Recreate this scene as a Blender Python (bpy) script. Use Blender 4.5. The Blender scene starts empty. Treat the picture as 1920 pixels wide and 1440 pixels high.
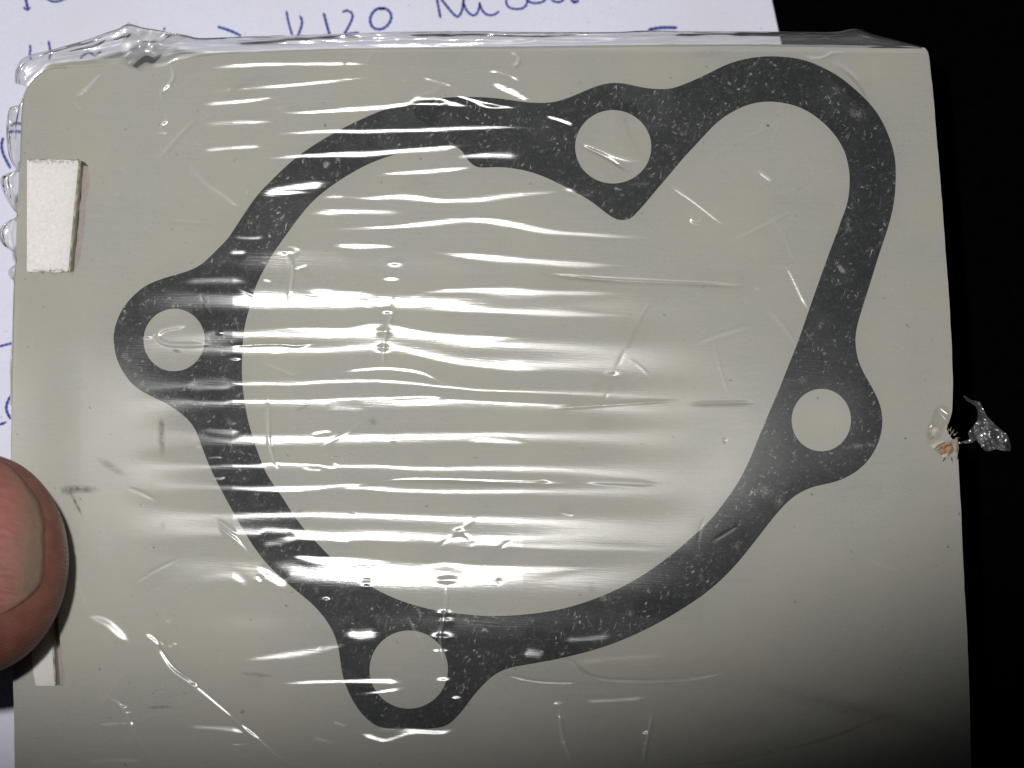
import bpy, bmesh, math, random
import numpy as np
from mathutils import Vector, Matrix
from mathutils.geometry import tessellate_polygon

random.seed(7)
rng = np.random.default_rng(7)
scene = bpy.context.scene
C = scene.collection

# ------------------------------------------------------------------ camera, light, exposure
F = 3225.0                     # focal length in photo pixels (1920 wide)
D = 0.185                      # camera to card centre, metres
TILT = math.radians(7.1)
CAM = np.array([0.0, -D * math.sin(TILT), D * math.cos(TILT)])
cam_d = bpy.data.cameras.new('camera')
cam_d.sensor_width = 36.0
cam_d.lens = F / 1920.0 * 36.0
cam_d.clip_start = 0.005
cam_d.clip_end = 20.0
cam_d.dof.use_dof = True
cam_d.dof.focus_distance = D
cam_d.dof.aperture_fstop = 20.0
cam = bpy.data.objects.new('camera', cam_d)
C.objects.link(cam)
cam.location = CAM
cam.rotation_euler = (TILT, 0, 0)
scene.camera = cam

world = bpy.data.worlds.new('World')
scene.world = world
world.use_nodes = True
world.node_tree.nodes['Background'].inputs['Color'].default_value = (0.75, 0.85, 1.0, 1)
world.node_tree.nodes['Background'].inputs['Strength'].default_value = 0.012

scene.view_settings.view_transform = 'Standard'
scene.view_settings.look = 'None'
scene.view_settings.exposure = 0.0
scene.view_settings.gamma = 1.0
scene.cycles.transparent_max_bounces = 24
scene.cycles.max_bounces = 12

CT, ST = math.cos(TILT), math.sin(TILT)


def P(px, py, z=0.0):
    """photo pixel -> point on the horizontal plane at height z (arrays allowed)"""
    px = np.asarray(px, float)
    py = np.asarray(py, float)
    dx = (px - 960.0) / F
    dy = -(py - 720.0) / F
    wy = dy * CT + ST
    wz = dy * ST - CT
    t = (z - CAM[2]) / wz
    return np.stack([CAM[0] + dx * t, CAM[1] + wy * t, np.broadcast_to(np.asarray(z, float), t.shape) + 0 * t], -1)


PXM = D / F                    # metres per photo pixel on the card

# the camera's flash: above and to the left of the lens, its beam fading towards the lower right
LIGHT = P(488, 540, 0.0)
LIGHT[2] = CAM[2] - 0.005
sp = bpy.data.lights.new('flash', 'SPOT')
sp.energy = 1.33
sp.color = (1.0, 0.985, 0.955)
sp.shadow_soft_size = 0.0045
sp.spot_size = math.radians(115.35)
sp.spot_blend = 0.2935
flash = bpy.data.objects.new('flash', sp)
C.objects.link(flash)
flash.location = LIGHT
aim = Vector(P(425, -1655, 0.0)) - Vector(LIGHT)
flash.rotation_euler = aim.to_track_quat('-Z', 'Y').to_euler()


# ------------------------------------------------------------------ helpers
def tag(o, label=None, cat=None, group=None, kind=None):
    for k, v in (('label', label), ('category', cat), ('group', group), ('kind', kind)):
        if v:
            o[k] = v
    return o


def empty(name, loc=(0, 0, 0)):
    o = bpy.data.objects.new(name, None)
    o.empty_display_size = 0.01
    o.location = loc
    C.objects.link(o)
    return o


def mesh_obj(name, verts, faces, mat, parent=None, smooth=False):
    me = bpy.data.meshes.new(name)
    me.from_pydata([tuple(map(float, v)) for v in verts], [], faces)
    me.update()
    if smooth:
        me.polygons.foreach_set('use_smooth', [True] * len(me.polygons))
    o = bpy.data.objects.new(name, me)
    C.objects.link(o)
    if mat:
        me.materials.append(mat)
    if parent:
        o.parent = parent
        o.matrix_parent_inverse = Matrix.Translation(parent.location).inverted()
    return o


def grid_obj(name, V, mat, parent=None, closed_v=False):
    """V: (n, m, 3) array -> smooth quad sheet"""
    n, m, _ = V.shape
    idx = np.arange(n * m).reshape(n, m)
    if closed_v:
        idx = np.concatenate([idx, idx[:, :1]], 1)
    q = np.stack([idx[:-1, :-1], idx[1:, :-1], idx[1:, 1:], idx[:-1, 1:]], -1).reshape(-1, 4)
    me = bpy.data.meshes.new(name)
    me.vertices.add(n * m)
    me.vertices.foreach_set('co', V.reshape(-1).astype(np.float32))
    k = len(q)
    me.loops.add(k * 4)
    me.loops.foreach_set('vertex_index', q.reshape(-1).astype(np.int32))
    me.polygons.add(k)
    me.polygons.foreach_set('loop_start', np.arange(0, k * 4, 4, dtype=np.int32))
    me.polygons.foreach_set('use_smooth', np.ones(k, bool))
    me.update(calc_edges=True)
    me.validate()
    o = bpy.data.objects.new(name, me)
    C.objects.link(o)
    me.materials.append(mat)
    if parent:
        o.parent = parent
        o.matrix_parent_inverse = Matrix.Translation(parent.location).inverted()
    return o


def spline(pts, closed=False, sub=5):
    """Catmull-Rom through pixel points"""
    p = np.asarray(pts, float)
    n = len(p)
    out = []
    for i in range(n if closed else n - 1):
        if closed:
            a, b, c, d = p[(i - 1) % n], p[i], p[(i + 1) % n], p[(i + 2) % n]
        else:
            a, b, c, d = p[max(i - 1, 0)], p[i], p[i + 1], p[min(i + 2, n - 1)]
        for k in range(sub):
            t = k / sub
            out.append(0.5 * (2 * b + (c - a) * t + (2 * a - 5 * b + 4 * c - d) * t * t + (3 * b - a - 3 * c + d) * t ** 3))
    if not closed:
        out.append(p[-1])
    return np.array(out)


def smooth_loop(p, it=2):
    for _ in range(it):
        p = 0.25 * np.roll(p, 1, 0) + 0.5 * p + 0.25 * np.roll(p, -1, 0)
    return p


def resample(p, step):
    seg = np.linalg.norm(np.diff(p, axis=0), axis=1)
    s = np.concatenate([[0], np.cumsum(seg)])
    n = max(2, int(s[-1] / step) + 1)
    t = np.linspace(0, s[-1], n)
    return np.stack([np.interp(t, s, p[:, k]) for k in range(p.shape[1])], -1)


def slab(name, loops, z0, z1, mat, parent=None, bevel=0.0, segs=2):
    """solid plate from pixel loops (first is the outline, others are holes) between z0 and z1"""
    loops = [np.asarray(l, float) for l in loops]
    top = [[Vector(v) for v in P(l[:, 0], l[:, 1], z1)] for l in loops]
    tris = tessellate_polygon(top)
    flat = [v for l in top for v in l]
    n = len(flat)
    bm = bmesh.new()
    a = [bm.verts.new(v) for v in flat]
    b = [bm.verts.new((v.x, v.y, z0)) for v in flat]
    for t in tris:
        try:
            bm.faces.new([a[i] for i in t])
            bm.faces.new([b[i] for i in reversed(t)])
        except ValueError:
            pass
    k = 0
    for l in top:
        m = len(l)
        for i in range(m):
            j = (i + 1) % m
            bm.faces.new([a[k + i], a[k + j], b[k + j], b[k + i]])
        k += m
    bmesh.ops.recalc_face_normals(bm, faces=bm.faces)
    me = bpy.data.meshes.new(name)
    bm.to_mesh(me)
    bm.free()
    o = bpy.data.objects.new(name, me)
    C.objects.link(o)
    me.materials.append(mat)
    if parent:
        o.parent = parent
        o.matrix_parent_inverse = Matrix.Translation(parent.location).inverted()
    if bevel:
        md = o.modifiers.new('soft_edge', 'BEVEL')
        md.width = bevel
        md.segments = segs
        md.limit_method = 'ANGLE'
        md.angle_limit = math.radians(50)
    return o


# ------------------------------------------------------------------ materials
class NT:
    def __init__(s, name):
        s.m = bpy.data.materials.new(name)
        s.m.use_nodes = True
        s.t = s.m.node_tree
        s.t.nodes.clear()
        s.out = s.n('ShaderNodeOutputMaterial')
        s.co = s.n('ShaderNodeTexCoord').outputs['Object']

    def n(s, kind, **kw):
        nd = s.t.nodes.new(kind)
        for k, v in kw.items():
            if k in nd.inputs:
                if hasattr(v, 'node'):
                    s.t.links.new(v, nd.inputs[k])
                else:
                    nd.inputs[k].default_value = v
            else:
                setattr(nd, k, v)
        return nd

    def l(s, a, b):
        s.t.links.new(a, b)

    def math(s, op, a, b=0.0, clamp=False):
        nd = s.n('ShaderNodeMath', operation=op, use_clamp=clamp)
        for i, v in enumerate((a, b)):
            if hasattr(v, 'node'):
                s.l(v, nd.inputs[i])
            else:
                nd.inputs[i].default_value = v
        return nd.outputs[0]

    def mapped(s, loc=(0, 0, 0), rot=0.0, scale=(1000, 1000, 1000), warp=0.0):
        src = s.co
        if warp:
            nz_ = s.n('ShaderNodeTexNoise')
            s.l(s.mapped(), nz_.inputs['Vector'])
            nz_.inputs['Scale'].default_value = 0.9
            nz_.inputs['Detail'].default_value = 3
            a = s.n('ShaderNodeVectorMath', operation='SUBTRACT')
            s.l(nz_.outputs['Color'], a.inputs[0])
            a.inputs[1].default_value = (.5, .5, .5)
            b = s.n('ShaderNodeVectorMath', operation='SCALE')
            s.l(a.outputs[0], b.inputs[0])
            b.inputs['Scale'].default_value = warp
            c = s.n('ShaderNodeVectorMath', operation='ADD')
            s.l(b.outputs[0], c.inputs[0])
            s.l(src, c.inputs[1])
            src = c.outputs[0]
        if rot:
            n0 = s.n('ShaderNodeMapping')
            s.l(src, n0.inputs['Vector'])
            n0.inputs['Rotation'].default_value = (0, 0, rot)
            src = n0.outputs[0]
        nd = s.n('ShaderNodeMapping')
        s.l(src, nd.inputs['Vector'])
        nd.inputs['Location'].default_value = loc
        nd.inputs['Scale'].default_value = scale
        return nd.outputs[0]

    def noise(s, vec, scale=1.0, detail=3.0, rough=0.55):
        nd = s.n('ShaderNodeTexNoise')
        s.l(vec, nd.inputs['Vector'])
        nd.inputs['Scale'].default_value = scale
        nd.inputs['Detail'].default_value = detail
        nd.inputs['Roughness'].default_value = rough
        return nd.outputs['Fac']

    def rng(s, v, a, b, c=0.0, d=1.0):
        nd = s.n('ShaderNodeMapRange')
        s.l(v, nd.inputs['Value'])
        for k, x in zip(('From Min', 'From Max', 'To Min', 'To Max'), (a, b, c, d)):
            nd.inputs[k].default_value = x
        return nd.outputs[0]

    def mix(s, f, a, b):
        nd = s.n('ShaderNodeMix', data_type='RGBA')
        for i, v in ((0, f), (6, a), (7, b)):
            if hasattr(v, 'node'):
                s.l(v, nd.inputs[i])
            else:
                nd.inputs[i].default_value = v if i == 0 else tuple(v) + (1,)
        return nd.outputs[2]

    def bump(s, h, strength, dist=0.0001):
        nd = s.n('ShaderNodeBump')
        s.l(h, nd.inputs['Height'])
        nd.inputs['Strength'].default_value = strength
        nd.inputs['Distance'].default_value = dist
        return nd.outputs[0]

    def principled(s, color, rough=0.6, spec=0.3, normal=None, **kw):
        b = s.n('ShaderNodeBsdfPrincipled')
        if hasattr(color, 'node'):
            s.l(color, b.inputs['Base Color'])
        else:
            b.inputs['Base Color'].default_value = tuple(color) + (1,)
        if hasattr(rough, 'node'):
            s.l(rough, b.inputs['Roughness'])
        else:
            b.inputs['Roughness'].default_value = rough
        b.inputs['Specular IOR Level'].default_value = spec
        if normal is not None:
            s.l(normal, b.inputs['Normal'])
        for k, v in kw.items():
            b.inputs[k].default_value = v
        s.l(b.outputs[0], s.out.inputs['Surface'])
        return b

    def spot(s, px, py, rx, ry, ang=0.0, z=0.0):
        """soft elliptical stain mask centred at a photo pixel, radii in photo pixels"""
        c = P(px, py, z)
        sub = s.n('ShaderNodeVectorMath', operation='SUBTRACT')
        s.l(s.co, sub.inputs[0])
        sub.inputs[1].default_value = (c[0], c[1], c[2])
        mp = s.n('ShaderNodeMapping')
        s.l(sub.outputs[0], mp.inputs['Vector'])
        mp.vector_type = 'TEXTURE'
        mp.inputs['Rotation'].default_value = (0, 0, -math.radians(ang))
        mp.inputs['Scale'].default_value = (rx * PXM, ry * PXM, 1.0)
        g = s.n('ShaderNodeTexGradient', gradient_type='SPHERICAL')
        s.l(mp.outputs[0], g.inputs[0])
        return g.outputs['Fac']


def dashes(t, rot, cell, stretch, thr, keep, loc=(0, 0, 0), warp=0.0):
    """short scratch / fibre marks: stretched cells, only a random share of them kept"""
    v = t.mapped(loc=loc, rot=rot, scale=(1000 / cell, 1000 / cell * stretch, 0), warp=warp)
    nd = t.n('ShaderNodeTexVoronoi')
    nd.voronoi_dimensions = '2D'
    t.l(v, nd.inputs['Vector'])
    nd.inputs['Scale'].default_value = 1.0
    nd.inputs['Randomness'].default_value = 1.0
    m = t.rng(nd.outputs['Distance'], thr, thr * 0.35)
    sep = t.n('ShaderNodeSeparateColor')
    t.l(nd.outputs['Color'], sep.inputs[0])
    k = t.math('GREATER_THAN', sep.outputs[0], 1 - keep)
    br = t.math('POWER', t.rng(sep.outputs[1], 0, 1, 0.35, 1.0), 1.6)
    return t.math('MULTIPLY', t.math('MULTIPLY', m, k), br)


def mat_card():
    t = NT('grey_board')
    v = t.mapped()
    fib = t.math('ADD', t.math('MULTIPLY', t.noise(t.mapped(scale=(500, 6000, 1000)), 1.0, 4, 0.6), 0.5), t.math('MULTIPLY', t.noise(t.mapped(scale=(60, 2600, 1000)), 1.0, 4, 0.7), 0.5))
    fine = t.noise(v, 3.6, 4, 0.8)
    blot = t.noise(v, 0.09, 3, 0.5)
    base = t.mix(t.rng(fib, 0.35, 0.65), (0.338, 0.336, 0.318), (0.378, 0.375, 0.355))
    base = t.mix(t.rng(fine, 0.42, 0.66, 0, 0.6), base, (0.30, 0.295, 0.262))
    base = t.mix(t.rng(blot, 0.38, 0.66, 0, 0.7), base, (0.375, 0.36, 0.318))
    # printed-paper specks
    sp_ = dashes(t, 0.4, 3.1, 1.6, 0.055, 0.16, warp=.0012)
    base = t.mix(t.math('MULTIPLY', sp_, 0.8), base, (0.10, 0.09, 0.075))
    sp2 = dashes(t, 0.15, 5.0, 7.0, 0.05, 0.4, (3.1, 1.7, 0), .001)
    base = t.mix(t.math('MULTIPLY', sp2, 0.55), base, (0.13, 0.12, 0.10))
    # dirt smudges, plus shade painted in the right-edge dent
    dirty = t.noise(v, 1.6, 4, 0.7)
    for (px, py, rx, ry, an, k) in ((150, 917, 42, 9, 3, 1.0), (128, 922, 18, 8, 0, .8), (143, 945, 34, 4, 62, .8),
                                    (208, 875, 40, 9, 30, .55), (303, 820, 8, 42, -4, .75), (303, 800, 8, 16, 0, .6),
                                    (305, 985, 9, 10, 0, .4), (575, 760, 26, 6, -25, .5), (330, 657, 12, 5, 20, .8),
                                    (1110, 1100, 12, 14, 0, .35), (620, 715, 12, 6, -10, .3), (1330, 100, 40, 10, -8, .15),
                                    (700, 790, 12, 10, 0, .35), (560, 960, 14, 5, -20, .5), (575, 972, 14, 4, 0, .4),
                                    (480, 1265, 36, 5, 6, .5), (300, 1326, 30, 4, -3, .6), (1440, 236, 5, 4, 0, 1.0),
                                    (1698, 822, 3, 3, 0, 1.), (610, 235, 4, 4, 0, 1.0), (1745, 810, 10, 26, 8, .5),
                                    (1600, 1330, 220, 22, 14, .22)):
        g = t.math('MULTIPLY', t.spot(px, py, rx, ry, an), t.rng(dirty, 0.3, 0.62, 0.15, 1.6))
        base = t.mix(t.math('MULTIPLY', g, k, True), base, (0.085, 0.08, 0.07))
    nrm = t.bump(t.noise(v, 6.0, 4, 0.7), 0.12, 0.00008)
    t.principled(base, 0.75, 0.2, nrm)
    return t.m


def mat_gasket():
    t = NT('gasket_paper')
    v = t.mapped()
    mott = t.noise(v, 0.55, 5, 0.65)
    cloud = t.rng(t.noise(v, 0.33, 3, 0.6), 0.42, 0.68)
    fine = t.noise(v, 4.5, 4, 0.75)
    base = t.mix(t.rng(mott, 0.35, 0.7), (0.010, 0.0115, 0.0135), (0.023, 0.0255, 0.029))
    base = t.mix(t.rng(fine, 0.50, 0.76, 0, 0.6), base, (0.085, 0.088, 0.092))
    mid = t.noise(v, 1.8, 4, 0.7)
    base = t.mix(t.math('MULTIPLY', t.rng(mid, 0.56, 0.72), t.rng(cloud, 0, 1, .15, .8)), base, (0.13, 0.132, 0.135))
    marks = None
    for i, (rot, cell, st, thr, keep) in enumerate(((0.5, 2.6, 3.0, .12, 0.16), (1.25, 2.2, 4.0, .13, 0.16), (-1.2, 2.4, 5.0, .12, 0.17),
                                                    (2.2, 1.8, 2.2, .13, 0.13), (0.9, 4.0, 1.4, .13, 0.12), (-0.5, 1.6, 2.0, .17, .24),
                                                    (1.9, 6.0, 11.0, .10, .5), (2.6, 1.0, 1.6, .20, .22))):
        d = dashes(t, rot, cell, st, thr, keep, (i * 3.7, i * 1.3, 0), 0.0011)
        marks = d if marks is None else t.math('MAXIMUM', marks, d)
    spk = t.math('MULTIPLY', t.rng(t.noise(t.mapped(scale=(2600, 2600, 1000)), 1.0, 2, 0.5), 0.66, 0.76), t.rng(t.noise(v, 0.6, 4, 0.65), 0.46, 0.62))
    spk2 = t.math('MULTIPLY', t.rng(t.noise(t.mapped(rot=1.15, loc=(5, 9, 0), scale=(5200, 1500, 1000), warp=.0006), 1.0, 2, 0.5), 0.68, 0.76), t.rng(t.noise(v, 0.45, 3, 0.6), 0.46, 0.6))
    marks = t.math('MAXIMUM', marks, t.math('MAXIMUM', spk, spk2))
    marks = t.math('MULTIPLY', marks, t.rng(cloud, 0, 1, 0.18, 1.15))
    wob = t.rng(t.noise(v, 3.0, 3, 0.7), 0.32, 0.55)
    marks = t.math('MULTIPLY', marks, wob, True)
    base = t.mix(marks, base, (0.48, 0.47, 0.45))
    # bigger scuffs in the places where the paper is bruised
    for (px, py, rx, ry, an) in ((958, 290, 15, 11, 60), (234, 667, 10, 9, 0), (242, 676, 6, 6, 0), (624, 1078, 9, 8, 0), (647, 1092, 12, 11, 0),
                                 (1506, 712, 13, 8, -40), (1540, 608, 6, 13, 15), (1605, 838, 26, 6, -8), (1632, 833, 12, 6, 20),
                                 (1590, 420, 8, 22, 8), (867, 1288, 8, 11, 20), (1134, 1122, 16, 10, 20), (1608, 212, 20, 14, 30),
                                 (1462, 935, 10, 22, 15), (1436, 920, 22, 16, 0), (468, 416, 8, 7, 0), (1180, 1150, 9, 8, 0)):
        g = t.math('MULTIPLY', t.spot(px, py, rx, ry, an, 0.0005), t.rng(fine, 0.44, 0.62, 0.0, 1.2), True)
        base = t.mix(g, base, (0.22, 0.21, 0.20))
    nrm = t.bump(fine, 0.35, 0.00006)
    t.principled(base, t.rng(mott, 0.3, 0.7, 0.5, 0.7), 0.25, nrm)
    return t.m


def mat_film(name, milky=0.02, rough=0.16, tint=0.965, haze=0.03, scale=1.5, aniso=0.0, wear_refraction=False):
    t = NT(name)
    v = t.mapped()
    # fine handling scratches in the plastic
    scr = t.noise(t.mapped(rot=0.05, scale=(350, 7000, 1000)), 1.0, 3, 0.6)
    scr2 = t.noise(t.mapped(rot=1.0, scale=(500, 6000, 1000)), 1.0, 2, 0.6)
    h = t.math('ADD', t.math('MULTIPLY', scr, 0.6), t.math('MULTIPLY', scr2, 0.10))
    h = t.math('ADD', h, t.math('MULTIPLY', t.noise(v, 3.0, 3, 0.6), 0.10))
    nrm = t.bump(h, 0.10, 0.00008)
    fr = t.n('ShaderNodeFresnel')
    fr.inputs['IOR'].default_value = 1.5
    fac = t.math('MULTIPLY', fr.outputs[0], scale, True)
    tr = t.n('ShaderNodeBsdfTransparent')
    tr.inputs[0].default_value = (tint, tint, tint * 0.99, 1)
    gl = t.n('ShaderNodeBsdfGlossy')
    gl.inputs['Roughness'].default_value = rough
    # shrink film is drawn in one direction: its gloss is smeared along x and sharp across
    gl.distribution = 'BECKMANN'
    gl.inputs['Anisotropy'].default_value = aniso
    tg = t.n('ShaderNodeCombineXYZ')
    tg.inputs[1].default_value = 1.0
    if aniso:
        t.l(tg.outputs[0], gl.inputs['Tangent'])
    t.l(nrm, gl.inputs['Normal'])
    gr = t.n('ShaderNodeBsdfGlossy')
    gr.inputs['Roughness'].default_value = 0.30 if aniso else 0.38
    gr.distribution = 'BECKMANN' if aniso else 'GGX'
    gr.inputs['Anisotropy'].default_value = aniso
    if aniso:
        t.l(tg.outputs[0], gr.inputs['Tangent'])
    t.l(nrm, gr.inputs['Normal'])
    df = t.n('ShaderNodeBsdfDiffuse')
    df.inputs[0].default_value = (0.8, 0.82, 0.86, 1)
    m1 = t.n('ShaderNodeMixShader')
    t.l(fac, m1.inputs[0]); t.l(tr.outputs[0], m1.inputs[1]); t.l(gl.outputs[0], m1.inputs[2])
    m2 = t.n('ShaderNodeMixShader')
    m2.inputs[0].default_value = haze
    t.l(m1.outputs[0], m2.inputs[1]); t.l(gr.outputs[0], m2.inputs[2])
    m3 = t.n('ShaderNodeMixShader')
    m3.inputs[0].default_value = milky
    if wear_refraction:                    # pale and dark crease lines painted for refracted light, fine rubbing scratches
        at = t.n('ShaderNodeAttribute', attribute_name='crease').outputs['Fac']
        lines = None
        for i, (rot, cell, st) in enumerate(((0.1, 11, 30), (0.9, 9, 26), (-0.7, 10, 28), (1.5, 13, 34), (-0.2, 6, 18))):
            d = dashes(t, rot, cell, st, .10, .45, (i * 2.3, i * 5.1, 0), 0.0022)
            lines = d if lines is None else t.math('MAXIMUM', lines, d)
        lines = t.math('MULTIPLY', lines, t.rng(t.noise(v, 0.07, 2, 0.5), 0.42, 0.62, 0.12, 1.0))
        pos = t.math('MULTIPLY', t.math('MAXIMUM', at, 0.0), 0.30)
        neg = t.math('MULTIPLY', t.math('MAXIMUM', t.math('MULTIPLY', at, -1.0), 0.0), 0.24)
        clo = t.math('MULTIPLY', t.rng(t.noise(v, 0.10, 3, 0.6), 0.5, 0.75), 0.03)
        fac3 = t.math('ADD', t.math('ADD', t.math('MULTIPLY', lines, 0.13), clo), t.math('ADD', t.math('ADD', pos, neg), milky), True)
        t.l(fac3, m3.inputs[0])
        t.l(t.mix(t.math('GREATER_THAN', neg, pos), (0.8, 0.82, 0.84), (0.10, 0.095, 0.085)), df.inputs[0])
    t.l(m2.outputs[0], m3.inputs[1]); t.l(df.outputs[0], m3.inputs[2])
    t.l(m3.outputs[0], t.out.inputs['Surface'])
    return t.m


def mat_paper():
    t = NT('white_paper')
    v = t.mapped()
    f = t.noise(v, 3.5, 4, 0.7)
    b = t.noise(v, 0.06, 3, 0.5)
    base = t.mix(t.rng(f, 0.3, 0.7), (0.70, 0.705, 0.86), (0.79, 0.795, 0.94))
    base = t.mix(t.rng(b, 0.4, 0.7, 0, 0.5), base, (0.70, 0.70, 0.77))
    base = t.mix(t.math('MULTIPLY', dashes(t, 0.2, 2.6, 1.0, 0.06, 0.3), 0.6), base, (0.2, 0.2, 0.25))
    base = t.mix(t.math('MULTIPLY', dashes(t, -0.15, 9.0, 6.0, 0.05, 0.6), 0.4), base, (0.42, 0.42, 0.48))
    t.principled(base, 0.7, 0.2, t.bump(t.noise(v, 0.35, 4, 0.6), 0.5, 0.0002))
    return t.m


def mat_ink():
    t = NT('blue_ink')
    v = t.mapped()
    f = t.noise(v, 3.0, 3, 0.7)
    t.principled(t.mix(t.rng(f, 0.40, 0.66), (0.014, 0.022, 0.24), (0.07, 0.10, 0.42)), 0.5, 0.3)
    return t.m


def mat_plain(name, a, b, sc=2.0, rough=0.7, spec=0.2, bump=0.2):
    t = NT(name)
    f = t.noise(t.mapped(), sc, 4, 0.65)
    t.principled(t.mix(t.rng(f, 0.3, 0.7), a, b), rough, spec, t.bump(f, bump, 0.0001))
    return t.m


def mat_insert():
    t = NT('white_board')
    v = t.mapped()
    f = t.noise(v, 2.5, 4, 0.7)
    base = t.mix(t.rng(f, 0.3, 0.75), (0.74, 0.715, 0.72), (0.60, 0.575, 0.575))
    base = t.mix(t.math('MULTIPLY', dashes(t, 0.6, 0.9, 1.5, 0.10, 0.25), 0.6), base, (0.33, 0.30, 0.29))
    t.principled(base, 0.6, 0.2, t.bump(f, 0.2, 0.0001))
    return t.m


def mat_skin():
    t = NT('skin')
    v = t.mapped()
    # fine friction ridges of the finger pad, running slantwise
    wv = t.n('ShaderNodeTexWave', bands_direction='Y')
    t.l(t.mapped(rot=0.65), wv.inputs['Vector'])
    wv.inputs['Scale'].default_value = 0.85
    wv.inputs['Distortion'].default_value = 2.2
    wv.inputs['Detail'].default_value = 2
    wv.inputs['Detail Scale'].default_value = 0.5
    n1 = t.noise(v, 0.5, 4, 0.6)
    n2 = t.noise(v, 3.0, 4, 0.7)
    base = t.mix(t.rng(n1, 0.35, 0.7), (0.142, 0.052, 0.039), (0.205, 0.084, 0.062))
    base = t.mix(t.rng(n2, 0.5, 0.8, 0, 0.6), base, (0.12, 0.055, 0.042))
    base = t.mix(t.math('MULTIPLY', dashes(t, 0.9, 1.6, 3.0, .12, .25), .45), base, (0.09, 0.04, 0.03))
    h = t.math('ADD', t.math('MULTIPLY', wv.outputs['Fac'], 0.5), n2)
    t.principled(base, 0.5, 0.35, t.bump(h, 0.45, 0.00010), **{'Subsurface Weight': 0.12, 'Subsurface Radius': (0.0012, 0.0004, 0.0002), 'Subsurface Scale': 1.0})
    return t.m


def mat_nail():
    t = NT('nail')
    v = t.mapped()
    rid = t.noise(t.mapped(rot=0.25, scale=(250, 2600, 1000)), 1.0, 3, 0.6)
    base = t.mix(t.rng(rid, 0.35, 0.7), (0.195, 0.080, 0.066), (0.255, 0.115, 0.094))
    # pink bed towards the knuckle, dull grey-brown free edge at the tip
    at = t.n('ShaderNodeAttribute', attribute_name='edge')
    e = t.math('ADD', at.outputs['Fac'], t.math('MULTIPLY', t.math('SUBTRACT', t.noise(v, 0.9, 3, 0.6), 0.5), 0.30))
    base = t.mix(t.rng(e, 0.56, 0.74), base, (0.175, 0.115, 0.082))
    base = t.mix(t.rng(e, 0.74, 0.86, 0, 0.7), base, (0.135, 0.098, 0.076))
    base = t.mix(t.rng(e, 0.84, 0.94, 0, 0.7), base, (0.20, 0.135, 0.09))
    rm_ = t.n('ShaderNodeAttribute', attribute_name='rim').outputs['Fac']
    rim = t.math('ADD', rm_, t.math('MULTIPLY', t.math('SUBTRACT', t.noise(v, 1.2, 3, 0.6), 0.5), 0.04))
    base = t.mix(t.rng(rim, 0.95, 0.985, 0, 0.65), base, (0.085, 0.036, 0.027))
    red = t.spot(0, 955, 60, 75, 0, 0.013)
    base = t.mix(t.math('MULTIPLY', red, 0.22), base, (0.36, 0.075, 0.068))
    base = t.mix(t.math('MULTIPLY', dashes(t, -0.35, 6.0, 14.0, .05, .6, warp=.001), .8), base, (0.08, 0.03, 0.025))
    t.principled(base, 0.55, 0.2, t.bump(t.math('ADD', rid, t.noise(v, 2.0, 4, 0.7)), 0.6, 0.00014), **{'Subsurface Weight': 0.1, 'Subsurface Radius': (0.001, 0.0004, 0.0002), 'Subsurface Scale': 1.0})
    return t.m


M_CARD, M_GASK, M_PAPER, M_INK, M_INS, M_SKIN, M_NAIL = mat_card(), mat_gasket(), mat_paper(), mat_ink(), mat_insert(), mat_skin(), mat_nail()
M_FILM = mat_film('clear_film', rough=0.205, aniso=0.50, milky=0.007, scale=0.72, haze=0.017, wear_refraction=True)
M_ROLL = mat_film('clear_film_folded', milky=0.055, rough=0.11, tint=0.92, haze=0.05, scale=1.5)
M_SCRAP = mat_film('torn_clear_film', milky=0.05, rough=0.2, tint=0.9, haze=0.06, scale=1.5)
M_TUFT = mat_film('gathered_clear_film', milky=0.05, rough=0.13, tint=0.90, haze=0.05, scale=0.8)
M_BLACK = mat_plain('black_table', (0.0008, 0.0008, 0.0011), (0.0016, 0.0016, 0.002), 1.0, 0.9, 0.0)
M_BACK = mat_plain('grey_backing', (0.30, 0.255, 0.24), (0.38, 0.335, 0.32), 2.5)
M_EDGE = mat_plain('cut_board_edge', (0.07, 0.075, 0.05), (0.52, 0.53, 0.36), 1.1, 0.22, 0.9, 0.9)
M_TORN = mat_plain('torn_brown_fibre', (0.30, 0.165, 0.09), (0.48, 0.30, 0.18), 2.2)
M_PALE = mat_plain('torn_pale_fibre', (0.55, 0.50, 0.44), (0.42, 0.38, 0.33), 3.0)
M_DARKF = mat_plain('torn_dark_fibre', (0.24, 0.21, 0.19), (0.40, 0.36, 0.33), 3.0)

# ------------------------------------------------------------------ table and paper
Z_PAPER = -0.0135
tb = slab('table', [[(-9000, -7000), (12000, -7000), (12000, 9000), (-9000, 9000)]], -0.05, Z_PAPER - 0.0008, M_BLACK)
tag(tb, kind='structure')

paper = empty('paper_sheet', tuple(P(700, 700, Z_PAPER)))
tag(paper, 'white paper sheet with blue handwriting lying under the card on the black table', 'paper')
outline = [(-900, -1500), (1105, -1500), (1447, 0), (1460, 60), (1610, 700), (1690, 1300), (1640, 2100), (-900, 2100)]
pp = slab('sheet', [outline], Z_PAPER - 0.0004, Z_PAPER, M_PAPER, paper)

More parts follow.
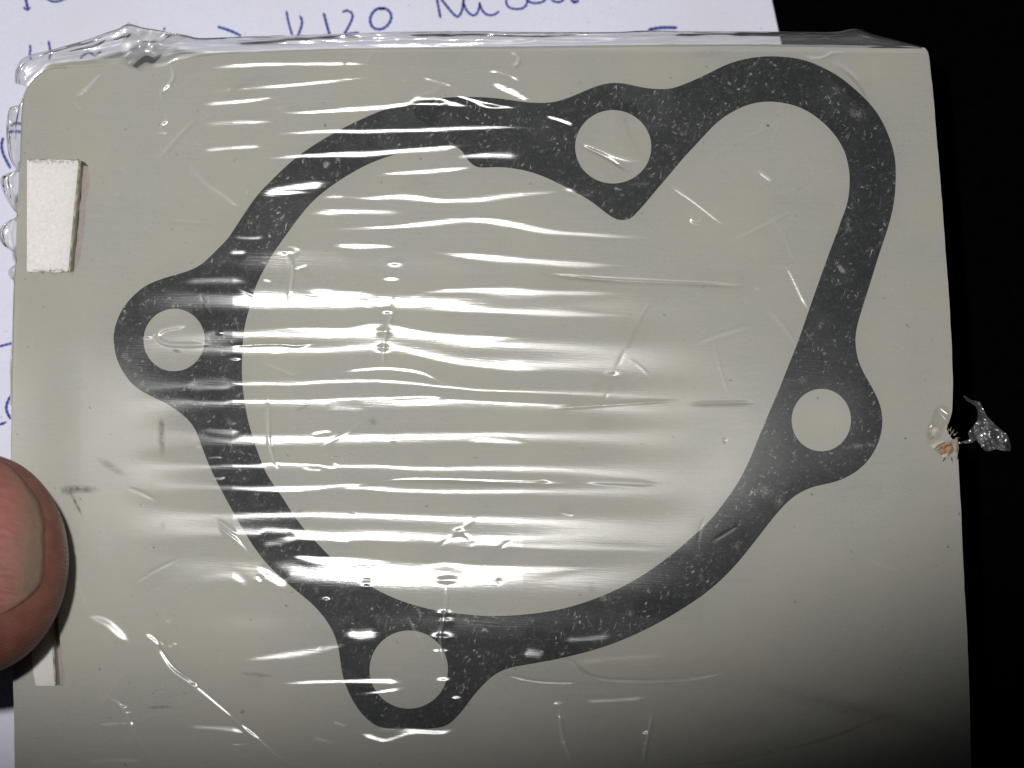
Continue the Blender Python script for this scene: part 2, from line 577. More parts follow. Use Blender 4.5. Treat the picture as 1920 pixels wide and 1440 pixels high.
STROKES = [
    ('pen_stroke', [(47, -6), (50, 6), (52, 17)], 4.2), ('pen_stroke', [(44, 13), (51, 19), (57, 13)], 3.2),
    ('pen_stroke', [(82, -8), (92, 0), (102, 3), (114, 1), (126, -5)], 3.6),
    ('pen_stroke', [(56, 84), (57, 92), (56, 101), (58, 112)], 3.4), ('pen_stroke', [(91, 76), (93, 88), (95, 100), (92, 112)], 3.6),
    ('pen_stroke', [(306, 53), (310, 55)], 5.5), ('pen_stroke', [(408, 50), (430, 57), (452, 67)], 4.2),
    ('pen_stroke', [(537, 20), (541, 42), (548, 66)], 3.6), ('pen_stroke', [(562, 29), (566, 38), (565, 50), (558, 68)], 4.0),
    ('pen_stroke', [(607, 24), (612, 44), (619, 68)], 4.2),
    ('pen_stroke', [(642, 23), (650, 20), (659, 24), (661, 32), (657, 43), (649, 58), (646, 64), (656, 63), (673, 61)], 3.8),
    ('pen_stroke', [(722, 16), (709, 16), (698, 25), (694, 38), (699, 51), (712, 55), (725, 49), (733, 36), (732, 24), (722, 16), (712, 18)], 4.2),
    ('pen_stroke', [(826, 34), (823, 18), (818, -8)], 4.0), ('pen_stroke', [(824, -6), (835, 8), (850, 26), (859, 31), (866, 20), (869, 4), (870, -6)], 4.0),
    ('pen_stroke', [(868, 2), (876, 21), (888, 29), (896, 22), (900, 6)], 3.6),
    ('pen_stroke', [(899, 4), (903, 17), (912, 27), (925, 28), (936, 21)], 3.6),
    ('pen_stroke', [(952, -8), (949, 4), (955, 14), (970, 17), (984, 13), (990, 0)], 3.6),
    ('pen_stroke', [(986, -4), (994, 4), (1005, 6), (1018, 3), (1026, -5)], 3.6), ('pen_stroke', [(1030, -5), (1040, 3), (1052, 3), (1060, -5)], 3.6),
    ('pen_stroke', [(1070, -1), (1078, 4), (1085, 0)], 5.0), ('pen_stroke', [(1215, 56), (1240, 52), (1270, 52)], 5.0),
    ('pen_stroke', [(6, 258), (3, 272), (6, 288), (12, 301), (20, 316)], 4.4),
    ('pen_stroke', [(-8, 652), (8, 647), (26, 643)], 3.6), ('pen_stroke', [(24, 738), (15, 752), (12, 768), (20, 786)], 4.4),
    ('pen_stroke', [(-8, 798), (3, 795), (12, 791)], 4.0), ('pen_stroke', [(20, 236), (30, 231), (42, 233)], 4.0),
    ('pen_stroke', [(14, 249), (28, 246), (44, 249)], 4.6), ('pen_stroke', [(150, 110), (165, 98), (178, 104), (190, 96)], 3.6),
]


def ribbon(pts, width, z):
    c = resample(spline(pts, sub=8), 2.5) if len(pts) > 2 else resample(np.asarray(pts, float), 2.0)
    t = np.gradient(c, axis=0)
    t /= np.linalg.norm(t, axis=1, keepdims=True) + 1e-9
    nrm = np.stack([-t[:, 1], t[:, 0]], -1)
    w = width * 0.5 * (1 + 0.22 * np.sin(np.arange(len(c)) * 1.9 + c[0, 0]))
    w[0] *= 0.6
    w[-1] *= 0.6
    a, b = c + nrm * w[:, None], c - nrm * w[:, None]
    return np.stack([P(a[:, 0], a[:, 1], z), P(b[:, 0], b[:, 1], z)], 1)


for nm, pts, w in STROKES:
    R = ribbon(pts, w * 1.25, Z_PAPER + 0.00002)
    grid_obj(nm, R, M_INK, paper)

# ------------------------------------------------------------------ the grey card with its two slots
Z_C = -0.0020                   # underside
card = empty('backing_card', tuple(P(920, 760, Z_C)))
tag(card, 'grey cardboard backing card with two slots at its left edge, held over the paper', 'card')
left = [(28, 1520), (28, 1440), (26, 1330), (22, 1200), (20, 1000), (20, 860), (22, 740), (25, 640), (28, 520), (32, 400), (37, 300), (40, 215), (43, 180),
        (50, 163), (62, 150), (75, 139), (84, 128), (91, 120)]
top = [(120, 117), (200, 110), (300, 103), (420, 98), (640, 91), (960, 87), (1280, 83), (1480, 83), (1725, 87), (1736, 91), (1741, 100)]
right = [(1747, 150), (1753, 217), (1760, 300), (1768, 400), (1773, 477), (1780, 563), (1784, 640), (1787, 713), (1785, 773), (1781, 788), (1777, 797), (1775, 807), (1781, 817),
         (1789, 827), (1793, 842), (1796, 857), (1802, 960), (1807, 1080), (1813, 1180), (1817, 1280), (1820, 1400), (1822, 1520)]
outer = resample(np.array(left + top + right + [left[0]], float), 9.0)[:-1]
jit = rng.normal(0, 0.35, outer.shape)
outer = outer + smooth_loop(jit, 1)
slot_a = [(52, 302), (75, 299), (100, 301), (130, 299), (158, 303), (165, 311), (167, 330), (168, 352), (163, 372), (160, 390), (160, 410), (157, 440), (154, 462), (150, 488), (144, 503), (138, 509), (110, 511), (80, 508), (52, 507)]
slot_b = [(62, 1090), (105, 1088), (107, 1120), (109, 1160), (112, 1195), (116, 1235), (122, 1264), (122, 1278), (117, 1284), (104, 1285), (66, 1284), (61, 1240)]
board = slab('board', [outer, np.array(slot_a, float), np.array(slot_b, float)], Z_C, 0.0, M_CARD, card, 0.00012)
back = slab('backing_sheet', [[(40, 280), (190, 280), (190, 530), (40, 530)]], Z_C - 0.0006, Z_C - 0.0001, M_BACK, card)
back2 = slab('backing_sheet', [[(45, 1070), (150, 1070), (150, 1300), (45, 1300)]], Z_C - 0.0006, Z_C - 0.0001, M_BACK, card)
insA = slab('white_insert', [[(50.5, 300), (60, 301), (70, 299), (82, 300.5), (94, 298.5), (106, 300), (119, 299.5), (132, 300), (147, 301), (144, 340), (140, 378), (136, 420), (132, 462), (128, 509), (118, 509.5), (106, 511), (92, 510), (80, 509), (66, 510), (50.5, 509)]],
            Z_C, 0.00006, M_INS, card)
wallA = np.array([(147.4, 302), (144.4, 340), (140.4, 378), (136.4, 420), (132.4, 462), (128.4, 509)])
M_INS_SHADED = mat_plain('white_board_shaded', (0.66, 0.64, 0.635), (0.58, 0.56, 0.55), 2.5)  # white board with the thumb's shadow put into its colour
insB = slab('white_insert', [[(60, 1092), (88, 1092), (91, 1150), (95, 1190), (99, 1232), (103, 1286), (67, 1286), (63, 1264), (60, 1240)]], Z_C, 0.00006, M_INS_SHADED, card)
wallB = np.array([(88.4, 1092), (91.4, 1150), (95.4, 1190), (99.4, 1232), (103.4, 1283)])


def cut_edge(name, line, dx, parent):
    """thin rough cut edge standing against the insert's right side"""
    l = resample(line, 4.0)
    n = len(l)
    wob = np.interp(np.arange(n), np.arange(0, n + 4, 4), rng.uniform(-1.0, 1.0, len(np.arange(0, n + 4, 4))))
    o_ = l.copy()
    o_[:, 0] += dx + wob * 1.1
    a = P(l[:, 0], l[:, 1], 0.00004)
    m = P(l[:, 0] + 2.0 + wob * 0.4, l[:, 1], 0.0001)
    b = P(o_[:, 0], o_[:, 1], -0.0011)
    c = P(o_[:, 0] + 0.6, o_[:, 1], Z_C)
    V = np.stack([a, m, b, c], 1)
    return grid_obj(name, V, M_EDGE, parent)


cut_edge('cut_edge', wallA, 7.5, card)
cut_edge('cut_edge', wallB, 4.0, card)

# fuzz of torn fibres along the slot's top and bottom
fv, ff = [], []
for (x0, x1, y, up) in ((54, 150, 302, -1), (54, 138, 508, 1)):
    for _ in range(70):
        x = rng.uniform(x0, x1)
        L, a = rng.uniform(3, 10), rng.normal(0, 0.7)
        y0 = y + rng.uniform(-3, 3)
        x2, y2 = x + L * math.sin(a), y0 + (up if rng.random() < .6 else -up) * L * 0.7 * math.cos(a)
        k = len(fv)
        w = 0.55
        fv += [P(x - w, y0, 0.00010), P(x + w, y0, 0.00010), P(x2, y2, 0.00026), P(x, y0 + 0.5, -0.00002)]
        ff += [(k, k + 1, k + 2), (k, k + 2, k + 3)]
fz = mesh_obj('torn_fibres', fv, ff, M_DARKF, card)
fz['kind'] = 'stuff'

# the ragged bruise on the card's right edge
def flake(name, pts, mat, zc, curl, parent, th=0.00012):
    p = np.asarray(pts, float)
    c = p.mean(0)
    n = len(p)
    r = np.linalg.norm(p - c, axis=1)
    zt = zc + curl * (p[:, 0] - p[:, 0].min()) / (np.ptp(p[:, 0]) + 1e-9)
    V = [P(a, b, z) for (a, b), z in zip(p, zt)] + [P(a, b, z - th) for (a, b), z in zip(p, zt)]
    V += [P(c[0], c[1], zt.mean() + 0.0002), P(c[0], c[1], zt.mean() - th)]
    Fc = []
    for i in range(n):
        j = (i + 1) % n
        Fc += [(i, j, 2 * n), (n + j, n + i, 2 * n + 1), (j, i, n + i, n + j)]
    return mesh_obj(name, V, Fc, mat, parent)


flake('torn_fibre_flake', [(1757, 846), (1766, 840), (1776, 841), (1779, 848), (1771, 854), (1763, 852)], M_TORN, 0.00035, -0.0003, card)
flake('torn_fibre_flake', [(1773, 838), (1786, 832), (1790, 838), (1787, 847), (1778, 855), (1774, 846)], M_TORN, 0.0004, -0.0004, card)
flake('torn_fibre_flake', [(1786, 831), (1796, 827), (1798, 840), (1796, 852), (1790, 846)], M_DARKF, 0.0003, -0.0002, card)
flake('torn_fibre_flake', [(1765, 851), (1774, 850), (1784, 846), (1788, 855), (1778, 859), (1768, 858)], M_PALE, 0.0002, -0.0002, card)
flake('torn_fibre_flake', [(1760, 838), (1770, 834), (1782, 829), (1783, 833), (1770, 840)], M_TORN, 0.00045, 0.0001, card)
flake('torn_fibre_flake', [(1745, 836), (1757, 829), (1768, 825), (1771, 829), (1760, 836), (1751, 842)], M_PALE, 0.0004, 0.0002, card)
flake('torn_fibre_flake', [(1750, 842), (1762, 833), (1780, 826), (1795, 822), (1796, 829), (1778, 834), (1764, 839), (1756, 845)], M_DARKF, 0.0003, -0.0003, card)
flake('torn_fibre_flake', [(1742, 806), (1748, 818), (1757, 819), (1768, 818), (1772, 800), (1780, 792), (1770, 794), (1757, 797)], M_PALE, 0.00015, -0.0006, card)
for (x, y, a, L) in ((1777, 812, 80, 10), (1781, 808, 70, 9), (1785, 812, 60, 10), (1788, 816, 35, 11), (1792, 822, 10, 9), (1780, 818, 50, 12), (1790, 828, -20, 8),
                     (1771, 857, -110, 10), (1783, 857, -75, 9), (1793, 856, -60, 11)):
    a = math.radians(a)
    dx, dy = math.cos(a), -math.sin(a)
    flake('torn_fibre_flake', [(x - dy * 1.6, y + dx * 1.6), (x + dx * L, y + dy * L), (x + dy * 1.6, y - dx * 1.6)], M_PALE if y < 830 else M_DARKF, 0.0001, 0.0003, card)

# ------------------------------------------------------------------ the gasket
G_OUT = [(847, 182), (900, 182), (940, 185), (980, 191), (1013, 193), (1040, 191), (1067, 183), (1097, 170), (1123, 160), (1150, 155), (1173, 157), (1200, 163),
         (1230, 167), (1258, 166), (1280, 159), (1320, 142), (1357, 123), (1390, 112), (1427, 106), (1467, 106), (1507, 112), (1540, 125), (1573, 143), (1603, 167),
         (1630, 193), (1650, 220), (1667, 257), (1677, 293), (1679, 333), (1675, 383), (1663, 430), (1647, 477), (1630, 533), (1617, 573), (1607, 607), (1603, 633),
         (1605, 660), (1613, 687), (1627, 713), (1643, 742), (1651, 765), (1654, 790), (1650, 817), (1640, 842), (1625, 865), (1602, 885), (1577, 898), (1555, 905),
         (1527, 911), (1502, 921), (1480, 936), (1457, 960), (1437, 985), (1412, 1017), (1380, 1057), (1345, 1092), (1310, 1120), (1252, 1157), (1194, 1187),
         (1135, 1211), (1077, 1227), (1033, 1237), (987, 1245), (955, 1251), (933, 1260), (914, 1274), (887, 1303), (866, 1332), (842, 1356), (819, 1364),
         (765, 1367), (719, 1364), (700, 1357), (681, 1341), (665, 1320), (651, 1292), (642, 1265), (638, 1238), (633, 1208), (624, 1184), (611, 1162), (594, 1141),
         (575, 1123), (548, 1101), (518, 1075), (491, 1046), (466, 1010), (437, 960), (417, 923), (400, 890), (387, 860), (377, 833), (367, 807), (353, 787),
         (333, 770), (310, 755), (283, 742), (253, 725), (230, 697), (217, 667), (213, 638), (214, 620), (219, 603), (227, 584), (240, 565), (254, 551), (271, 537),
         (290, 528), (312, 520), (337, 513), (358, 506), (377, 496), (393, 482), (412, 463), (429, 445), (448, 416), (478, 371), (507, 340), (549, 300), (587, 273),
         (628, 248), (666, 229), (705, 211), (750, 197), (800, 187)]
G_IN = [(820, 273), (847, 272), (857, 275), (866, 282), (874, 294), (881, 303), (892, 311), (907, 313), (932, 312), (960, 314), (990, 320), (1020, 330), (1050, 344),
        (1077, 359), (1100, 371), (1120, 385), (1135, 397), (1148, 406), (1160, 411), (1172, 411), (1182, 408), (1192, 399), (1210, 379), (1230, 355), (1255, 326),
        (1278, 298), (1308, 266), (1332, 240), (1352, 222), (1372, 209), (1395, 198), (1420, 191), (1447, 189), (1477, 193), (1505, 202), (1530, 217), (1552, 236),
        (1570, 257), (1584, 282), (1591, 307), (1594, 332), (1593, 357), (1589, 382), (1580, 407), (1570, 435), (1552, 483), (1520, 573), (1497, 640), (1477, 690),
        (1460, 733), (1443, 773), (1423, 820), (1407, 860), (1387, 900), (1367, 930), (1340, 966), (1315, 992), (1292, 1012), (1267, 1034), (1223, 1067), (1179, 1094),
        (1135, 1115), (1092, 1131), (1048, 1143), (1004, 1150), (960, 1154), (917, 1155), (873, 1152), (814, 1144), (765, 1131), (724, 1115), (684, 1093), (651, 1070),
        (620, 1045), (595, 1019), (577, 1000), (552, 969), (534, 940), (517, 915), (500, 890), (486, 857), (473, 819), (463, 782), (457, 748), (453, 710), (453, 672),
        (455, 635), (459, 605), (466, 580), (473, 553), (483, 526), (496, 501), (510, 476), (526, 453), (544, 428), (565, 400), (587, 375), (612, 354), (639, 335),
        (666, 319), (691, 306), (722, 294), (753, 285), (785, 278)]
def ring(cx, cy, rx, ry, n=72):
    a = np.linspace(0, 2 * np.pi, n, endpoint=False)
    return np.stack([cx + rx * np.cos(a), cy + ry * np.sin(a)], -1)


g_out = smooth_loop(spline(G_OUT, True, 4), 3)
g_in = smooth_loop(spline(G_IN, True, 4), 2)
HOLES = [ring(1149.5, 274.5, 72, 69.5), ring(326, 637, 58, 59), ring(1540, 787, 56.5, 59), ring(766, 1255, 74, 74)]
G_T = 0.0003
gasket = slab('gasket', [g_out, g_in] + HOLES, 0.00003, G_T, M_GASK, None, 0.00005, 1)
tag(gasket, 'dark grey scuffed paper gasket with four bolt holes, wrapped in film on the card', 'gasket')

# ------------------------------------------------------------------ the wrinkled clear film over card and gasket
STEP = 2.0
X0, X1, Y0, Y1 = 30.0, 1806.0, 100.0, 1520.0
gx = np.arange(X0, X1 + .1, STEP)
gy = np.arange(Y0, Y1 + .1, STEP)
NX, NY = len(gx), len(gy)
GX, GY = np.meshgrid(gx, gy)
CREASE_TONE = np.zeros((NY, NX))         # painted refraction lines along creases
H = np.zeros((NY, NX))          # height in pixels of the card plane


def raster(loop):
    m = np.zeros((NY, NX), bool)
    p = loop
    q = np.roll(p, -1, 0)
    for r, y in enumerate(gy):
        c = ((p[:, 1] <= y) & (q[:, 1] > y)) | ((q[:, 1] <= y) & (p[:, 1] > y))
        if not c.any():
            continue
        xs = np.sort(p[c, 0] + (y - p[c, 1]) / (q[c, 1] - p[c, 1]) * (q[c, 0] - p[c, 0]))
        for a, b in zip(xs[::2], xs[1::2]):
            m[r, (gx >= a) & (gx <= b)] = True
    return m


def blur(a, sx, sy):
    for s, ax in ((sx, 1), (sy, 0)):
        if s <= 0:
            continue
        r = int(3 * s) + 1
        k = np.exp(-0.5 * (np.arange(-r, r + 1) / s) ** 2)
        k /= k.sum()
        b = np.pad(a, [(r, r) if i == ax else (0, 0) for i in range(2)], mode='edge')
        n = a.shape[ax] + 2 * r
        f = np.fft.rfft(b, n, axis=ax) * np.fft.rfft(k, n)[(None, slice(None)) if ax else (slice(None), None)]
        o = np.fft.irfft(f, n, axis=ax)
        a = np.take(o, np.arange(2 * r, 2 * r + a.shape[ax]), axis=ax)
    return a


mask = raster(g_out)
mask &= ~raster(g_in)
for h_ in HOLES:
    mask &= ~raster(h_)
mb = blur(mask.astype(float), 14, 14)
mb = np.clip(mb * 2.0, 0, 1)
tent = blur(mb * mb * (3 - 2 * mb), 16, 16)
gt_px = G_T / PXM
H += tent * gt_px * 0.5


def nz(sx, sy):
    a = blur(rng.normal(0, 1, (NY, NX)), sx / STEP, sy / STEP)
    return a / a.std()


win = np.exp(-0.5 * ((GX - 690) / 330) ** 2) * np.clip((GX - 200) / 200, 0, 1) * np.clip((1500 - GX) / 500, 0, 1)
win = np.clip(win, 0, 1)
# slow billows and taut lengthwise pleats of shrink film
H += nz(260, 70) * 70 * 0.04 * (0.15 + win)
win2 = np.clip((GX - 210) / 280, 0, 1) * np.clip((1400 - GX) / 560, 0, 1)
win2 = win2 * win2 * (3 - 2 * win2)
# taut pleats: crests and hollows follow the pull lines seen in the film
PULL = [[(300, 470), (700, 467), (1200, 497)], [(300, 510), (700, 508), (1200, 528)], [(300, 545), (560, 548), (760, 556), (940, 548), (1200, 553)], [(300, 580), (700, 585), (850, 584), (1200, 596)],
        [(300, 628), (520, 621), (640, 624), (740, 618), (860, 636), (1030, 640), (1200, 646)], [(300, 664), (590, 662), (740, 657), (860, 683), (970, 695), (1200, 700)],
        [(300, 724), (540, 722), (700, 718), (820, 728), (900, 737), (1200, 742)], [(300, 756), (640, 752), (790, 747), (900, 752), (1200, 772)],
        [(300, 815), (600, 818), (740, 817), (900, 811), (1200, 812)], [(300, 842), (640, 842), (740, 842), (900, 832), (1200, 830)],
        [(300, 873), (560, 876), (700, 875), (840, 882), (1040, 882), (1200, 890)], [(300, 918), (480, 921), (640, 914), (740, 922), (1000, 926), (1200, 930)],
        [(300, 962), (700, 966), (1200, 978)], [(300, 1010), (560, 1010), (700, 1011), (850, 1024), (1200, 1030)], [(300, 1046), (600, 1049), (745, 1055), (940, 1066), (1200, 1066)], [(300, 1100), (700, 1104), (1200, 1110)]]
pull_ph = np.array([.5, 1.5, 2.5, 3.5, 4.5, 5.5, 6.5, 7.5, 8.38, 8.62, 9.5, 10.5, 11.5, 12.5, 13.5, 14.5]) * np.pi
YK = np.stack([np.interp(gx, [p[0] for p in l], [p[1] for p in l]) for l in PULL], 0)
WPH, WSP = np.zeros((NY, NX)), np.zeros((NY, NX))
for j in range(NX):
    yk = np.concatenate([[YK[0, j] - 400], YK[:, j], [YK[-1, j] + 400]])
    pk = np.concatenate([[pull_ph[0] - 8 * np.pi], pull_ph, [pull_ph[-1] + 8 * np.pi]])
    WPH[:, j] = np.interp(gy, yk, pk)
WPH = blur(WPH, 3, 3)
lam = 1.0 / np.clip(np.gradient(blur(WPH, 0, 14), STEP, axis=0), 0.02, 0.2)
belt = np.exp(-0.5 * ((GY - 815) / 170) ** 2)
H += lam * 0.225 * np.sin(WPH) * win2 * belt * np.clip(1 + 0.25 * nz(180, 60), 0.5, 1.5)
H += nz(200, 14) * 14 * 0.020 * (win2 * 0.9 + 0.02)
H += nz(120, 5) * 5 * 0.012 * win * np.clip(nz(140, 60) * .5 + .5, 0, 1)
H += nz(60, 60) * 60 * 0.006
H += np.interp(GX, [60, 440, 980, 1780], [0, 17, 17, 0])      # the film is lifted off the card in the middle
H += nz(90, 70) * 70 * 0.030 * np.clip((480 - GX) / 200, 0, 1)

# slope that mirrors the flash into the lens, per place
PT = P(GX, GY, 0.0003)
lv = LIGHT[None, None] - PT
lv /= np.linalg.norm(lv, axis=-1, keepdims=True)
cv = CAM[None, None] - PT
cv /= np.linalg.norm(cv, axis=-1, keepdims=True)
hv = lv + cv
RX = -hv[..., 0] / hv[..., 2]
RY = hv[..., 1] / hv[..., 2]     # in photo axes (y down)


def samp(A, x, y):
    i = np.clip(((y - Y0) / STEP).astype(int), 0, NY - 1)
    j = np.clip(((x - X0) / STEP).astype(int), 0, NX - 1)
    return A[i, j]


def wrinkle(pts, w, gain=1.0, even=0.0, endfade=0.28):
    """a pleat along a polyline; even != 0 gives a plain ridge of that height (px) instead of a facet facing the flash"""
    global H
    c = resample(spline(pts, sub=6) if len(pts) > 2 else np.asarray(pts, float), 2.0)
    n = len(c)
    t = np.gradient(c, axis=0)
    t /= np.linalg.norm(t, axis=1, keepdims=True) + 1e-9
    nu = np.stack([-t[:, 1], t[:, 0]], -1)
    s = np.linspace(0, 1, n)
    fade = np.clip(np.minimum(s, 1 - s) / endfade, 0, 1)
    fade = fade * fade * (3 - 2 * fade)
    ws = w * (0.35 + 0.65 * fade) * (1 + 0.15 * np.sin(s * n * 0.07 + pts[0][0]))
    if not even:
        gy_, gx_ = np.gradient(H, STEP)
        base = samp(gx_, c[:, 0], c[:, 1]) * nu[:, 0] + samp(gy_, c[:, 0], c[:, 1]) * nu[:, 1]
        req = samp(RX, c[:, 0], c[:, 1]) * nu[:, 0] + samp(RY, c[:, 0], c[:, 1]) * nu[:, 1]
        k = max(1, min(15, n // 2))
        S = np.convolve(np.pad(req - base, k, mode='edge'), np.ones(2 * k + 1) / (2 * k + 1), 'valid')
        S = np.clip(S, -0.5, 0.5) * fade * gain
    else:
        S = even * fade
    x0, x1 = c[:, 0].min() - 4 * w, c[:, 0].max() + 4 * w
    y0, y1 = c[:, 1].min() - 4 * w, c[:, 1].max() + 4 * w
    ja, jb = max(0, int((x0 - X0) / STEP)), min(NX, int((x1 - X0) / STEP) + 2)
    ia, ib = max(0, int((y0 - Y0) / STEP)), min(NY, int((y1 - Y0) / STEP) + 2)
    if ja >= jb or ia >= ib:
        return
    xs, ys = GX[ia:ib, ja:jb].ravel(), GY[ia:ib, ja:jb].ravel()
    best = np.full(xs.shape, 1e18)
    bi = np.zeros(xs.shape, int)
    for i0 in range(0, n, 1):
        d = (xs - c[i0, 0]) ** 2 + (ys - c[i0, 1]) ** 2
        m = d < best
        best[m] = d[m]
        bi[m] = i0
    dx, dy = xs - c[bi, 0], ys - c[bi, 1]
    d = dx * nu[bi, 0] + dy * nu[bi, 1]
    al = dx * t[bi, 0] + dy * t[bi, 1]
    g = np.exp(-0.5 * (d / ws[bi]) ** 2 - 0.5 * (al / (w + 2)) ** 2)
    add = S[bi] * (g if even else d * g)
    H[ia:ib, ja:jb] += add.reshape(ib - ia, jb - ja)
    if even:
        crease_tone = np.clip(abs(even), 0, 1.2) * fade[bi] * np.exp(-0.5 * (d / 1.9) ** 2 - 0.5 * (al / 3) ** 2) * np.clip(0.65 + 0.35 * np.sin(bi * 0.035 + pts[0][1]), 0.1, 1)
        crease_tone = crease_tone.reshape(ib - ia, jb - ja)
        sub = CREASE_TONE[ia:ib, ja:jb]
        big = np.abs(crease_tone) > np.abs(sub)
        sub[big] = np.sign(even) * crease_tone[big]


def dome(x, y, rx, ry, h):
    global H
    ja, jb = max(0, int((x - 4 * rx - X0) / STEP)), min(NX, int((x + 4 * rx - X0) / STEP) + 2)
    ia, ib = max(0, int((y - 4 * ry - Y0) / STEP)), min(NY, int((y + 4 * ry - Y0) / STEP) + 2)
    if ja >= jb or ia >= ib:
        return
    xs, ys = GX[ia:ib, ja:jb], GY[ia:ib, ja:jb]
    H[ia:ib, ja:jb] += h * np.exp(-0.5 * (((xs - x) / rx) ** 2 + ((ys - y) / ry) ** 2))


